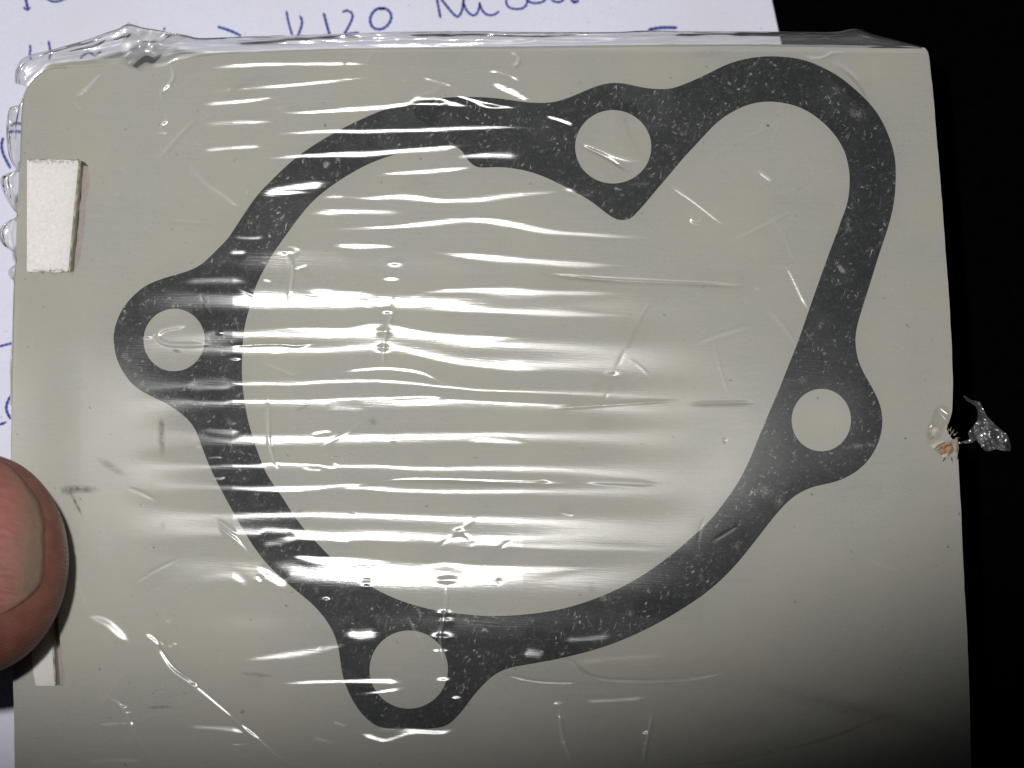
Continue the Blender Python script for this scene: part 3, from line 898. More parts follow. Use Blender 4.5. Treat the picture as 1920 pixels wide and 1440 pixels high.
STREAKS = [
    ([(330, 141), (420, 133), (500, 128), (600, 127), (700, 128), (740, 137), (765, 145)], 4, 1),
    ([(330, 183), (420, 178), (500, 171), (600, 162), (700, 151), (764, 145)], 4, 1),
    ([(778, 148), (830, 164), (866, 172)], 4, 1), ([(905, 160), (935, 168), (965, 182), (985, 192), (1012, 188)], 6, 1),
    ([(890, 141), (930, 142), (960, 152), (980, 165), (987, 178), (972, 180)], 3, .9),
    ([(420, 222), (587, 201), (670, 192), (774, 190), (815, 184)], 5, 1), ([(420, 226), (600, 216), (690, 210), (755, 203), (800, 198), (900, 207), (980, 217), (1037, 223)], 5, 1),
    ([(760, 197), (815, 193), (850, 197)], 7, 1), ([(815, 183), (860, 188), (920, 203), (980, 210), (1012, 213)], 2.6, 1),
    ([(420, 265), (540, 257), (620, 253), (700, 253), (820, 250), (880, 247), (980, 246), (1040, 256), (1085, 272)], 4.5, 1),
    ([(420, 312), (540, 301), (620, 297), (700, 294), (760, 289), (820, 285), (880, 279), (950, 272), (1010, 268)], 5, 1),
    ([(470, 378), (520, 365), (580, 355), (640, 345)], 12, .9), ([(350, 205), (460, 196), (560, 186)], 5, .95), ([(360, 290), (430, 284), (520, 279)], 5, .95), ([(350, 240), (450, 236), (560, 230)], 6, .8), ([(820, 305), (900, 297), (1000, 300)], 7, .85),
    ([(560, 405), (680, 402), (800, 404)], 8, .85), ([(1010, 222), (1050, 232), (1085, 246)], 4, 1),
    ([(675, 344), (720, 333), (800, 328), (880, 320), (930, 314)], 4, 1),
    ([(580, 378), (640, 375), (690, 378), (760, 375), (830, 382), (900, 380), (960, 372), (1040, 365), (1090, 358), (1130, 351)], 5.5, 1),
    ([(595, 377), (625, 374), (655, 376)], 7, .6),
    ([(545, 436), (640, 435), (740, 430), (800, 425), (870, 418), (930, 420), (1020, 438), (1100, 444), (1180, 448), (1290, 450)], 5, 1),
    ([(870, 420), (920, 424), (965, 432)], 11, .8),
    ([(610, 465), (680, 466), (740, 467), (764, 470)], 4, 1), ([(776, 467), (800, 473), (830, 480), (900, 486), (1000, 494), (1100, 500), (1200, 502)], 5, 1),
    ([(493, 528), (516, 534)], 4, 1), ([(510, 562), (547, 563)], 4, 1), ([(497, 573), (522, 577)], 3.5, 1), ([(535, 468), (570, 474)], 4, 1),
    ([(330, 532), (400, 530), (450, 531), (486, 536)], 8, .85), ([(380, 630), (420, 629), (460, 630)], 8, .8), ([(345, 736), (400, 732), (455, 733)], 8, .8),
    ([(375, 806), (420, 810), (465, 812)], 6, .9), ([(385, 862), (412, 859), (430, 862)], 3.6, 1), ([(400, 898), (418, 899), (432, 895)], 4, 1),
    ([(372, 841), (384, 841)], 3, 1), ([(375, 936), (400, 929)], 3.6, 1), ([(400, 970), (424, 973)], 4.5, 1), ([(430, 478), (470, 478)], 5, 1), ([(430, 448), (472, 452), (510, 449)], 6, .8),
    ([(465, 626), (520, 621), (560, 620), (620, 622), (660, 622), (700, 615), (740, 618), (800, 630), (860, 636), (920, 637), (1030, 640)], 5.5, 1),
    ([(500, 668), (550, 660), (590, 663)], 4, .8), ([(470, 720), (540, 726), (600, 722)], 5, .8),
    ([(748, 555), (773, 560), (797, 553), (840, 549), (940, 548), (1020, 552), (1200, 553)], 5, 1),
    ([(765, 591), (800, 585), (850, 584), (950, 588), (1080, 593), (1200, 596)], 4.5, 1), ([(635, 563), (680, 575), (709, 583)], 4, 1), ([(560, 545), (640, 553), (720, 557)], 7, .8),
    ([(735, 656), (790, 668), (860, 683), (920, 690), (970, 695), (1046, 698)], 5, 1),
    ([(545, 722), (640, 719), (700, 718), (770, 722), (820, 728), (858, 734)], 4.5, 1), ([(610, 703), (700, 695), (740, 695), (790, 702), (830, 720), (856, 733)], 3.6, 1),
    ([(570, 752), (640, 752), (720, 750), (790, 747), (860, 745)], 4.5, 1),
    ([(860, 829), (930, 831), (1005, 836)], 4, 1), ([(582, 817), (612, 811), (632, 812)], 4, 1), ([(606, 846), (622, 862), (637, 879)], 5.5, 1),
    ([(645, 871), (700, 875), (760, 880), (840, 882), (960, 880), (1040, 882), (1100, 885), (1240, 893)], 5, 1), ([(563, 878), (590, 884), (614, 883)], 4, 1),
    ([(470, 872), (560, 872), (630, 880)], 6, .7), ([(440, 915), (480, 921), (560, 922), (640, 913), (710, 905)], 3.5, .9), ([(670, 918), (740, 922), (860, 925), (1000, 926)], 6, 1),
    ([(500, 1012), (560, 1010), (640, 1012), (700, 1011), (760, 1015), (800, 1019)], 5.5, 1), ([(822, 1020), (850, 1024), (880, 1024), (912, 1021), (1000, 1026), (1100, 1028), (1290, 1033)], 4, 1),
    ([(480, 1025), (530, 1020), (570, 1014)], 10, .8), ([(530, 1040), (600, 1049), (640, 1050), (700, 1054), (745, 1055)], 5.5, 1),
    ([(760, 1056), (800, 1060), (840, 1058), (880, 1063), (940, 1066), (1020, 1067), (1130, 1065)], 5, 1), ([(806, 1087), (820, 1081), (845, 1080), (870, 1087)], 3.5, 1),
    ([(482, 1060), (500, 1074), (520, 1088), (548, 1106)], 8, 1), ([(483, 1080), (495, 1093)], 4, 1),
    ([(430, 1240), (560, 1225), (640, 1210), (690, 1197)], 6, .8), ([(470, 1287), (560, 1279), (680, 1276), (740, 1277), (765, 1285), (740, 1292), (680, 1300), (610, 1307)], 3.4, 1),
    ([(640, 1363), (680, 1368), (730, 1367), (790, 1370), (830, 1371), (862, 1363), (888, 1360)], 6, 1), ([(660, 1371), (700, 1382), (725, 1386), (760, 1378), (792, 1371)], 4, 1),
    ([(620, 1350), (660, 1362)], 6, .7), ([(975, 1222), (1005, 1225), (1025, 1230)], 9, 1), ([(640, 1185), (680, 1192), (720, 1185)], 9, .8), ([(1040, 1200), (1100, 1198), (1160, 1190)], 7, .7),
    ([(155, 1153), (200, 1165), (230, 1190), (254, 1213)], 6, .74), ([(272, 1184), (295, 1200), (318, 1215)], 3.4, 1), ([(313, 1140), (315, 1170)], 3, .9),
    ([(330, 1360), (440, 1366), (500, 1385)], 6, .8), ([(180, 1358), (236, 1356)], 4.5, .9), ([(130, 1430), (240, 1424), (300, 1428)], 6, .7), ([(430, 1395), (480, 1392)], 4, .8),
    ([(580, 1378), (640, 1395)], 7, .6), ([(1070, 1315), (1180, 1310), (1230, 1300)], 5, .8), ([(1030, 1245), (1180, 1232), (1290, 1230)], 7, .6),
    ([(230, 170), (240, 185), (268, 192)], 5, .7), ([(480, 1120), (440, 1080), (360, 1092)], 7, .5), ([(600, 770), (700, 772)], 6, .5), ([(1030, 335), (1085, 370), (1130, 365)], 5, .5),
]
for pts, w, gn in STREAKS:
    ym = np.mean([p_[1] for p_ in pts])
    if len(pts) > 3 and w < 8:          # the soft swell that carries the sharp pleat
        wrinkle(pts, w * 2.6, gn * 0.62, endfade=0.45)
    wrinkle(pts, w * (1.2 if 320 < ym < 1150 else 1.5), gn * 1.08)

CREASES = [([(280, 1188), (320, 1250), (362, 1283), (420, 1330), (480, 1380), (530, 1420), (580, 1440)], 2.6, 1.3), ([(288, 1186), (328, 1248), (370, 1279)], 3, -1.2),
           ([(190, 1296), (232, 1326), (262, 1382), (305, 1436)], 2.4, 1.0), ([(1240, 342), (1290, 374), (1330, 404), (1352, 421), (1372, 433)], 2.4, 1.1),
           ([(1462, 495), (1478, 510), (1490, 533), (1503, 560), (1518, 588)], 2.4, 1.2), ([(1500, 108), (1535, 112), (1562, 101), (1592, 101)], 2.6, 2.0),
           ([(318, 122), (328, 150), (305, 180), (318, 203)], 2.8, 2.2), ([(311, 212), (316, 228), (306, 240), (309, 256)], 2.8, 2.0), ([(138, 188), (165, 168), (196, 138)], 2.6, 1.9),
           ([(138, 188), (150, 204), (160, 210)], 2.4, 1.0), ([(355, 306), (385, 345), (420, 370), (462, 400)], 2.6, 1.7), ([(1240, 540), (1205, 590), (1180, 640), (1150, 705), (1112, 810)], 2.4, -.4),
           ([(1000, 516), (1150, 530), (1280, 535), (1412, 540)], 2.6, -1.6), ([(430, 652), (520, 648), (560, 650), (600, 645)], 2.4, -1.4), ([(330, 612), (300, 630), (318, 648), (400, 650)], 2.8, 1.4),
           ([(360, 612), (310, 620), (285, 634)], 2.6, 1.0), ([(1078, 268), (1120, 285), (1160, 300), (1205, 310)], 2.4, 1.4), ([(1078, 276), (1130, 298), (1180, 330)], 2.4, -1.4),
           ([(660, 915), (760, 902), (900, 905), (1010, 908), (1090, 910)], 2.4, -1.2), ([(1085, 906), (1110, 905), (1180, 907), (1240, 910)], 2.4, 1.2),
           ([(1020, 1212), (1060, 1230), (1110, 1265), (1180, 1273), (1290, 1270), (1400, 1250)], 2.6, -1.3), ([(930, 1258), (1010, 1275), (1100, 1278)], 2.4, -1.2),
           ([(740, 545), (738, 580), (722, 640), (720, 700)], 2.6, 1.0), ([(838, 1078), (836, 1140), (826, 1200), (838, 1260)], 2.6, 1.2), ([(1048, 1312), (1050, 1360), (1060, 1400), (1076, 1436)], 2.8, 1.9),
           ([(1224, 1325), (1216, 1360), (1208, 1400), (1204, 1436)], 2.8, 2.0), ([(505, 740), (506, 800), (512, 850), (530, 890)], 2.6, 1.4), ([(452, 1005), (430, 990), (410, 975)], 3, 1.4),
           ([(410, 985), (450, 1018), (478, 1050)], 4, 2.0), ([(535, 470), (550, 500), (548, 540), (540, 580)], 2.6, 1.2), ([(958, 100), (972, 118), (958, 135)], 2.8, 1.6),
           ([(1550, 118), (1585, 130), (1610, 150), (1622, 155)], 3, 1.2), ([(1565, 125), (1600, 152), (1640, 195)], 3, -1.0), ([(1418, 322), (1450, 345)], 2.6, 1.4), ([(1280, 760), (1420, 756)], 2.2, -.9),
           ([(1020, 770), (1150, 760), (1290, 752)], 2.2, -.8), ([(860, 1000), (880, 1010), (885, 1035)], 2.2, -.5), ([(905, 963), (870, 990), (790, 1050)], 2.2, -.35), ([(1240, 1440), (1400, 1420), (1560, 1380), (1690, 1325)], 4, -2.2),
           ([(1360, 460), (1420, 430), (1500, 390)], 3, .5), ([(1440, 400), (1470, 450), (1490, 500)], 3, .7), ([(1300, 330), (1360, 280), (1500, 215)], 3, .4), ([(1300, 400), (1296, 416), (1312, 418), (1310, 402)], 2.4, 1.8)]
for pts, w, hgt in CREASES:
    wrinkle(pts, min(w, 2.4), 1.0, hgt * 0.8)
# random faint handling creases
for _ in range(60):
    x, y = rng.uniform(80, 1740), rng.uniform(120, 1440)
    a, L = rng.normal(0, 0.35) if rng.random() < .65 else rng.uniform(-1.5, 1.5), rng.uniform(25, 130)
    b = a + rng.normal(0, 0.15)
    wrinkle([(x, y), (x + L * .5 * math.cos(a), y + L * .5 * math.sin(a)), (x + L * .5 * (math.cos(a) + math.cos(b)), y + L * .5 * (math.sin(a) + math.sin(b)))], 2.0, 1, rng.choice([-1, 1]) * rng.uniform(.1, .4))

for x, y, rx, ry, h in [(742, 497, 9, 6, 2.8), (735, 524, 14, 6, 3.0), (728, 586, 7, 5, 2.4), (728, 594, 8, 4, -2), (722, 625, 10, 8, 4), (720, 655, 9, 7, 4), (960, 104, 10, 5, 2.4), (960, 124, 13, 4, 2.2),
                        (834, 1150, 9, 6, 3), (838, 1165, 8, 8, 3), (830, 1196, 14, 9, 5), (826, 1222, 13, 5, 3), (832, 1276, 11, 6, 3), (857, 1310, 9, 6, 3), (1046, 1320, 9, 5, 3), (1052, 1346, 7, 6, 2.6),
                        (1054, 1394, 7, 7, 3.4), (1208, 1376, 8, 6, 3), (1216, 1396, 9, 5, 2.4), (1206, 1415, 7, 8, 2.4), (540, 476, 10, 5, 2.6), (838, 1088, 14, 7, -3), (1146, 707, 9, 6, -3.2), (1018, 908, 8, 6, -3),
                        (862, 998, 8, 6, -2.6), (315, 165, 10, 7, 2.5), (308, 232, 7, 5, 3), (308, 252, 9, 4, 2.6), (280, 633, 6, 4, 2), (235, 1327, 8, 5, 2.8), (245, 1337, 6, 4, 2.2), (240, 1358, 12, 4, 2.6), (323, 1214, 5, 4, 2.5),
                        (331, 1209, 4, 3, 2), (366, 1285, 6, 5, 2.6), (453, 1344, 5, 4, 2), (1303, 410, 9, 7, 2), (1470, 372, 14, 6, 1.2), (1752, 800, 14, 20, -1.5), (1542, 187, 7, 4, 1.6), (415, 628, 4, 3, 2.5), (445, 674, 8, 4, 2.5), (690, 1100, 6, 4, 2.5),
                        (614, 1126, 6, 5, 4), (690, 1088, 5, 3, 2)]:
    dome(x, y, rx * .85, ry * .55, h * .4)
for _ in range(12):
    dome(rng.uniform(240, 1700), rng.uniform(120, 1430), rng.uniform(2.2, 3.2), rng.uniform(2.2, 3), rng.choice([-1, 1]) * rng.uniform(.2, .6))

# the film clings down to the card at its rim and under the thumb
edge = np.minimum.reduce([np.clip((GX - 30) / 130, 0, 1), np.clip((1806 - GX) / 130, 0, 1)])
edge = edge * edge * (3 - 2 * edge)
H = H * edge
zf = 0.00008 + (G_T - 0.00002) * edge + np.maximum(H * PXM, -0.00024)
zf = np.maximum(zf, np.where(mask, G_T + 0.00005, 0.00006))
zf = np.where(mask, zf, zf)

# sheet outline follows the card
ylo = np.interp(gx, [30, 91, 120, 300, 640, 1280, 1725, 1741, 1806], [190, 124, 120, 106, 94, 87, 90, 102, 140])
xl = np.interp(gy, [100, 128, 163, 180, 215, 300, 400, 640, 860, 1200, 1330, 1520], [110, 84, 52, 45, 42, 39, 34, 27, 22, 24, 28, 30])
xr = np.interp(gy, [100, 150, 300, 477, 640, 773, 790, 806, 822, 845, 860, 960, 1180, 1400, 1520], [1739, 1745, 1758, 1771, 1782, 1783, 1778, 1773, 1783, 1790, 1794, 1800, 1811, 1818, 1820])
U = (GX - X0) / (X1 - X0)
PXg = xl[:, None] + U * (xr - xl)[:, None]
PXg = GX.copy()
rr = GX > 1600
PXg = np.where(rr, 1600 + (GX - 1600) * (xr[:, None] - 1600) / (X1 - 1600), PXg)
PXg = np.where(GX < 140, 140 - (140 - GX) * (140 - xl[:, None]) / (140 - X0), PXg)
VF = P(PXg, GY, 0.0)
VF[..., 2] = zf
film = empty('shrink_film', tuple(P(900, 700, 0.0)))
tag(film, 'clear wrinkled shrink film stretched over the gasket and card, folded at the top edge', 'plastic film')
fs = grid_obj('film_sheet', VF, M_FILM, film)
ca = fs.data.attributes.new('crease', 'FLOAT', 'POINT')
ca.data.foreach_set('value', CREASE_TONE.reshape(-1).astype(np.float32))


# ------------------------------------------------------------------ film folded over the card's top and left edges
top_in = [(52, 163), (72, 143), (92, 130), (120, 128), (180, 124), (228, 119), (244, 128), (262, 132), (284, 129), (312, 124), (336, 114), (400, 103), (460, 100), (640, 94), (960, 91),
          (1280, 87), (1480, 87), (1620, 89), (1722, 90)]
top_out = [(28, 156), (28, 140), (34, 120), (50, 105), (100, 92), (160, 75), (200, 61), (222, 54), (240, 45), (270, 52), (300, 57), (350, 66), (372, 71), (420, 70), (500, 67), (600, 64), (700, 61),
           (760, 59), (870, 58), (1000, 60), (1150, 60), (1205, 57), (1280, 58), (1450, 59), (1560, 60), (1592, 55), (1612, 55), (1634, 63), (1680, 75), (1730, 88)]


def match(inner, outer_, key):
    """give both lines the same number of stations, paired by the coordinate that runs along the edge"""
    i_, o_ = np.asarray(inner, float), np.asarray(outer_, float)
    o2 = resample(spline(o_, sub=6), 8.0)
    ii = resample(spline(i_, sub=6), 4.0)
    idx = [int(np.argmin(np.abs(ii[:, key] - q[key]) + 0.25 * np.abs(ii[:, 1 - key] - q[1 - key]))) for q in o2]
    idx = np.maximum.accumulate(idx)
    return ii[idx], o2


ia_, oa_ = match(top_in, top_out, 0)


def roll_from(name, ii, oo, z_in, bulge, z_out, seed, amp):
    # even parameter along both lines
    n = 900
    t = np.linspace(0, len(oo) - 1, n)
    k = np.arange(len(oo))
    sm = lambda a: np.stack([np.interp(t, k, a[:, c]) for c in range(2)], -1)
    A, B = sm(ii), sm(oo)
    for _ in range(6):
        A[1:-1] = 0.25 * A[:-2] + 0.5 * A[1:-1] + 0.25 * A[2:]
    r = np.random.default_rng(seed)
    nt = 44
    V = np.zeros((n, nt, 3))
    L = np.linalg.norm(B - A, axis=1)
    s = np.linspace(0, 1, n)
    ph = [(r.uniform(0.8, 3.2), r.uniform(0, 6.3), r.uniform(-6, 6), r.uniform(-16, 16), r.uniform(.4, 1)) for _ in range(7)]
    CR = np.zeros((n, nt))                    # crumples: long taut folds and short puckers
    for (sx, sy, am) in ((60, 3.0, 1.0), (22, 2.0, 0.9), (9, 1.6, 0.5), (150, 1.3, 0.7)):
        q_ = r.normal(0, 1, (n, nt))
        for ax, sg in ((0, sx), (1, sy)):
            kk = np.exp(-0.5 * (np.arange(-int(3 * sg), int(3 * sg) + 1) / sg) ** 2)
            kk /= kk.sum()
            q_ = np.apply_along_axis(lambda c_: np.convolve(np.pad(c_, len(kk) // 2, mode='reflect' if len(kk) // 2 < len(c_) else 'edge'), kk, 'valid'), ax, q_)
        q_ /= q_.std()
        CR += am * (1.4 - 2 * np.abs(q_)) * 0.8
    for j, tt in enumerate(np.linspace(0, 1, nt)):
        if tt <= 0.62:
            q = tt / 0.62
            f = math.sin(q * math.pi / 2)
            zz = z_in + bulge * math.sin(q * math.pi) + (z_out - z_in) * q ** 2
        else:
            q = (tt - 0.62) / 0.38
            f = 1 - 0.8 * (1 - math.cos(q * math.pi / 2))
            zz = z_out + (Z_C - 0.0002 - z_out) * q
        wob = np.zeros(n)
        for fq, p0, dr, sl, am in ph:
            wob += am * np.sin(fq * tt * 6.3 + p0 + sl * s + 0.8 * np.sin(dr * s * 3))
        for fq, p0, dr, sl, am in ph:       # narrow creases running along the fold
            c0 = 0.42 + 0.26 * np.sin(p0 + sl * 0.5 * s) + 0.05 * np.sin(dr * 4 * s + p0)
            wob += 2.2 * am * np.exp(-0.5 * ((tt - c0) / 0.045) ** 2) * np.sin(sl * s * 0.9 + dr) ** 2
        wob += CR[:, j]
        fall = math.sin(min(1, tt * 1.6) * math.pi / 2) * (1 - max(0, tt - .8) * 4)
        z = zz + wob * 0.00008 * amp * fall * np.clip(L / 22, .3, 2)
        sh = wob * 0.02 * amp * fall * (1 - np.exp(-((tt - .62) / .12) ** 2))
        xy = A + (B - A) * (f + sh)[:, None]
        V[:, j] = P(xy[:, 0], xy[:, 1], z)
    return grid_obj(name, V, M_ROLL, film)


roll_from('folded_film_edge', ia_, oa_, 0.00025, 0.0006, -0.0008, 3, 1.0)
left_in = [(46, 182), (44, 196), (43, 215), (41, 260), (39, 300), (36, 322), (35, 340), (33, 380), (32, 402), (31, 440), (30, 478), (30, 498), (29, 512), (28, 530), (27, 560), (25, 640), (22, 760)]
left_out = [(41, 184), (36, 197), (22, 199), (15, 210), (12, 235), (13, 268), (18, 298), (30, 319), (22, 322), (4, 329), (0, 340), (5, 360), (15, 379), (26, 395), (33, 404), (16, 414), (2, 425), (-4, 440), (4, 458),
            (20, 470), (29, 479), (28, 496), (17, 503), (15, 514), (21, 524), (26, 530), (24, 560), (22, 640), (18, 690), (19, 715), (19, 760)]
il_, ol_ = match(left_in, left_out, 1)
roll_from('folded_film_edge', il_, ol_, 0.0002, 0.0005, -0.0007, 11, 0.9)


# gathered tuft of film standing up at the top left
def crumple(name, outline, z0, dz, seed, mat, parent, res=2.0, tilt=(0, 0), fold=0.05):
    p = np.asarray(outline, float)
    x0, y0, x1, y1 = p[:, 0].min(), p[:, 1].min(), p[:, 0].max(), p[:, 1].max()
    r = np.random.default_rng(seed)
    pts = [Vector((a, b)) for a, b in resample(np.concatenate([p, p[:1]]), res)[:-1]]
    nb = len(pts)
    q = np.roll(p, -1, 0)

    def inside(x, y):
        c = ((p[:, 1] <= y) & (q[:, 1] > y)) | ((q[:, 1] <= y) & (p[:, 1] > y))
        if not c.any():
            return False
        xs = p[c, 0] + (y - p[c, 1]) / (q[c, 1] - p[c, 1]) * (q[c, 0] - p[c, 0])
        return (xs < x).sum() % 2 == 1
    bnd = np.array([(v.x, v.y) for v in pts])
    for y in np.arange(y0, y1, res):
        for x in np.arange(x0, x1, res):
            if inside(x, y) and np.min(np.hypot(bnd[:, 0] - x, bnd[:, 1] - y)) > res * .7:
                pts.append(Vector((x + r.uniform(-.2, .2) * res, y + r.uniform(-.2, .2) * res)))
    from mathutils.geometry import delaunay_2d_cdt
    vs, _, fs, *_r = delaunay_2d_cdt(pts, [], [list(range(nb))], 1, 1e-6)
    w = []
    for k in range(7):
        an, fq = r.uniform(0, math.pi), fold * r.uniform(.8, 1.25) * (1.35 ** k)
        w.append((np.array([math.cos(an), math.sin(an)]) * fq, r.uniform(0, 6.3), 1.35 ** -k))
    V = []
    for v in vs:
        f = sum(am * math.sin(k[0] * v.x + k[1] * v.y + ph + 0.8 * math.sin(0.06 * v.x - 0.05 * v.y + ph)) for k, ph, am in w)
        z = z0 + dz * f * 0.45 + tilt[0] * (v.x - x0) * PXM + tilt[1] * (v.y - y0) * PXM
        V.append(P(v.x, v.y, z))
    return mesh_obj(name, V, [tuple(f) for f in fs], mat, parent, True)


crumple('film_tuft', [(230, 72), (234, 55), (240, 40), (250, 45), (259, 50), (273, 53), (290, 57), (330, 62), (352, 70), (330, 80), (310, 92), (300, 108), (284, 124), (258, 129), (242, 121), (233, 106), (226, 92)],
        0.0012, 0.00035, 21, M_TUFT, film, 1.8, (0, 0), 0.05)
sc = crumple('torn_flap', [(1806, 741), (1812, 744), (1822, 750), (1836, 753), (1842, 762), (1849, 778), (1858, 788), (1868, 798), (1880, 808), (1890, 818), (1896, 838), (1894, 846), (1880, 845), (1866, 842),
                          (1856, 846), (1846, 845), (1840, 836), (1830, 825), (1823, 830), (1816, 831), (1806, 831), (1794, 834), (1796, 830), (1806, 827), (1818, 824), (1815, 812), (1822, 802), (1831, 792), (1834, 776), (1831, 764), (1824, 758), (1812, 751)],
            0.0002, 0.0008, 5, M_SCRAP, film, 2.0, (0.05, 0), 0.07)
tag(sc, 'small torn crumpled flap of film hanging off the right edge')
br = crumple('film_bruise', [(1741, 800), (1750, 768), (1762, 758), (1776, 760), (1782, 775), (1780, 790), (1770, 800), (1764, 818), (1756, 824), (1744, 822)], 0.00045, 0.0002, 9, M_FILM, film, 2.2, (0, 0), 0.08)

# ------------------------------------------------------------------ the hand: thumb pressing on the card, fingers under it
TZ = 0.0068
tip_c = P(-44, 1057, TZ)
AX, WY, BZ = 168 * PXM * .963, 206 * PXM * .963, 0.0072
cx_, cy_ = tip_c[0], tip_c[1]
hand = empty('hand', (float(cx_) - 0.03, float(cy_), 0.0))
tag(hand, "thumb of a person's hand with a dirty nail pressing on the card's left edge", 'hand')


def thumb_prof(x):
    """half width and half thickness of the thumb at local x (towards the tip positive)"""
    if x > 0:
        k = max(0.0, 1 - (x / AX) ** 2)
        return math.sqrt(k) * WY, math.sqrt(k) * BZ
    d = -x
    w = WY * (1.0 + 0.03 * math.sin(min(d, 0.03) / 0.03 * math.pi)) - 0.0016 * math.exp(-((d - 0.022) / 0.009) ** 2) + 0.0012 * math.exp(-((d - 0.034) / 0.010) ** 2)
    b = BZ + 0.0010 * math.exp(-((d - 0.033) / 0.010) ** 2) + 0.02 * d
    return w, b


bm = bmesh.new()


def loft(secs, n=40):
    rows = []
    for (c, e1, e2, w, h) in secs:
        rows.append([bm.verts.new(c + e1 * (w * math.cos(2 * math.pi * i / n)) + e2 * (h * math.sin(2 * math.pi * i / n))) for i in range(n)])
    for a, b in zip(rows[:-1], rows[1:]):
        for i in range(n):
            bm.faces.new([a[i], a[(i + 1) % n], b[(i + 1) % n], b[i]])
    bm.faces.new(rows[0][::-1])
    bm.faces.new(rows[-1])


ey, ez = Vector((0, 1, 0)), Vector((0, 0, 1))
secs = []
for x in list(-np.linspace(0.062, 0.0, 34)) + list(AX * np.sin(np.linspace(0.08, 1.0, 16) * math.pi / 2 * 0.995)):
    w, h = thumb_prof(x)
    lift = 0.0 if x > -0.01 else (-(x + 0.01)) * 0.10
    secs.append((Vector((cx_ + x, cy_ - max(0, -x - .015) * 0.12, TZ + lift)), ey, ez, max(w, 2e-4), max(h, 2e-4)))
loft(secs)


def finger(pts, radii, n=20):
    pts = [Vector(p) for p in pts]
    secs = []
    dense, rad = [], []
    for i in range(len(pts) - 1):
        for k in range(8):
            t = k / 8
            dense.append(pts[i].lerp(pts[i + 1], t))
            rad.append(radii[i] * (1 - t) + radii[i + 1] * t)
    dense.append(pts[-1])
    rad.append(radii[-1])
    for _ in range(3):
        dense = [dense[0]] + [(dense[i - 1] + dense[i] * 2 + dense[i + 1]) / 4 for i in range(1, len(dense) - 1)] + [dense[-1]]
    d_end = (dense[-1] - dense[-2]).normalized()
    for k in (0.5, 0.8, 0.95, 1.0):
        dense.append(pts[-1] + d_end * radii[-1] * k)
        rad.append(radii[-1] * math.sqrt(max(0.002, 1 - k * k)))
    for i, c in enumerate(dense):
        d = (dense[min(i + 1, len(dense) - 1)] - dense[max(i - 1, 0)]).normalized()
        e1 = d.cross(Vector((0, 0, 1)))
        e1 = e1.normalized() if e1.length > 1e-4 else Vector((0, 1, 0))
        e2 = e1.cross(d).normalized()
        secs.append((c, e1, e2, rad[i], rad[i]))
    loft(secs, n)


bx, by = float(cx_), float(cy_)
fz_ = Z_C - 0.0056                # finger axis just below the card
finger([(bx - .100, by + .012, -.012), (bx - .062, by + .012, -.014), (bx - .034, by + .005, -.011), (bx - .012, by - .001, fz_ - .0004), (bx + .008, by - .002, fz_)], [.0100, .0088, .0074, .0060, .0050])
finger([(bx - .102, by - .008, -.014), (bx - .064, by - .010, -.017), (bx - .040, by - .012, -.014), (bx - .020, by - .013, -.0085), (bx - .010, by - .013, -.0085)], [.0100, .0088, .0074, .0056, .0048])
finger([(bx - .102, by - .026, -.015), (bx - .068, by - .029, -.019), (bx - .046, by - .030, -.016), (bx - .028, by - .030, -.0090), (bx - .018, by - .030, -.0085)], [.0096, .0084, .0070, .0054, .0046])
finger([(bx - .102, by - .042, -.015), (bx - .074, by - .045, -.019), (bx - .056, by - .046, -.017), (bx - .040, by - .045, -.0100), (bx - .032, by - .045, -.0090)], [.0084, .0072, .0060, .0048, .0042])
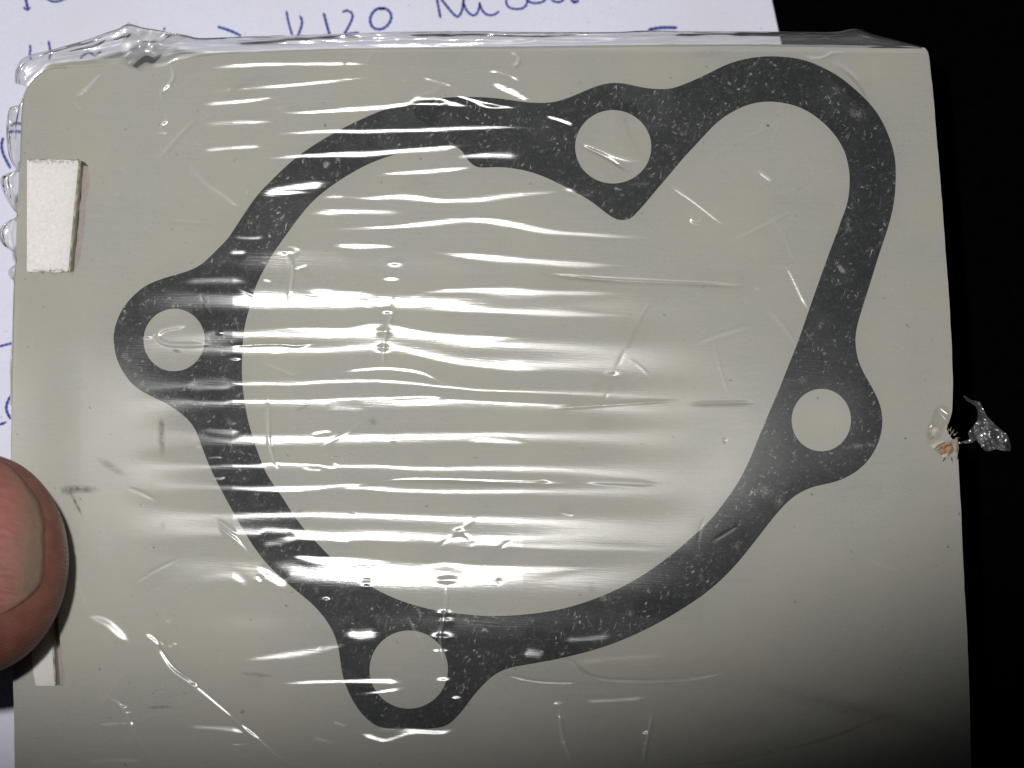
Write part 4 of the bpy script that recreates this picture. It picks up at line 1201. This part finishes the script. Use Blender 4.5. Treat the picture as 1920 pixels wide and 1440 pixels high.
# palm and heel of the thumb
finger([(bx - .150, by - .012, -.006), (bx - .120, by - .014, -.008), (bx - .100, by - .018, -.010), (bx - .092, by - .030, -.012)], [.024, .021, .017, .012], 28)
finger([(bx - .150, by - .010, -.004), (bx - .110, by - .004, -.002), (bx - .075, by - .004, .006), (bx - .056, by - .004, .0105)], [.020, .019, .0135, .0098], 28)
for v in bm.verts:
    if v.co.x > bx - 0.004 and v.co.z > -0.0015 and v.co.z < 0.0005:
        v.co.z = 0.0005
bmesh.ops.recalc_face_normals(bm, faces=bm.faces)
me = bpy.data.meshes.new('skin')
bm.to_mesh(me)
bm.free()
skin = bpy.data.objects.new('skin', me)
C.objects.link(skin)
me.materials.append(M_SKIN)
skin.parent = hand
skin.matrix_parent_inverse = Matrix.Translation(hand.location).inverted()
rm = skin.modifiers.new('one_body', 'REMESH')
rm.mode = 'VOXEL'
rm.voxel_size = 0.00055
rm.use_smooth_shade = True
smd = skin.modifiers.new('soften', 'SMOOTH')
smd.factor = 0.5
smd.iterations = 6


def thumb_top(x, y):
    w, h = thumb_prof(x - cx_)
    k = 1 - ((y - cy_) / max(w, 1e-5)) ** 2
    return TZ + h * math.sqrt(max(k, 0.02))


# nail plate: rows across the nail, columns from the root to the free edge
front = spline([(-2, 862), (18, 872), (36, 888), (56, 912), (75, 940), (83, 967), (87, 990), (85, 1008), (87, 1025), (86, 1057), (82, 1090), (71, 1108), (50, 1127), (25, 1143), (-2, 1157)], sub=5)
root_x = -150
nr, nc = len(front), 40
VN = np.zeros((nr, nc, 3))
EN = np.zeros((nr, nc))
for i, (fx, fy) in enumerate(front):
    ry = 1008 + (fy - 1008) * 0.92
    for j in range(nc):
        t = j / (nc - 1)
        px, py = root_x + (fx - root_x) * t, ry + (fy - ry) * t
        z = 0.013
        for _ in range(4):
            q = P(px, py, z)
            z = thumb_top(q[0], q[1])
        s = i / (nr - 1)
        rim = min(1.0, min(s, 1 - s) / 0.07, (1 - t) / 0.035 + 0.0)
        lift = -0.00022 + 0.00050 * math.sqrt(max(0.0, rim))
        q = P(px, py, z + lift)
        VN[i, j] = q
        EN[i, j] = (px + 60) / 147.0 + 0.16 * max(0, abs(fy - 1015) / 150 - .35) if px > -60 else 0
nail = grid_obj('thumbnail', VN, M_NAIL, hand)
at = nail.data.attributes.new('edge', 'FLOAT', 'POINT')
at.data.foreach_set('value', EN.reshape(-1).astype(np.float32))
rt = nail.data.attributes.new('rim', 'FLOAT', 'POINT')
RM = np.broadcast_to(np.linspace(0, 1, nc)[None], (nr, nc))
rt.data.foreach_set('value', np.ascontiguousarray(RM).reshape(-1).astype(np.float32))
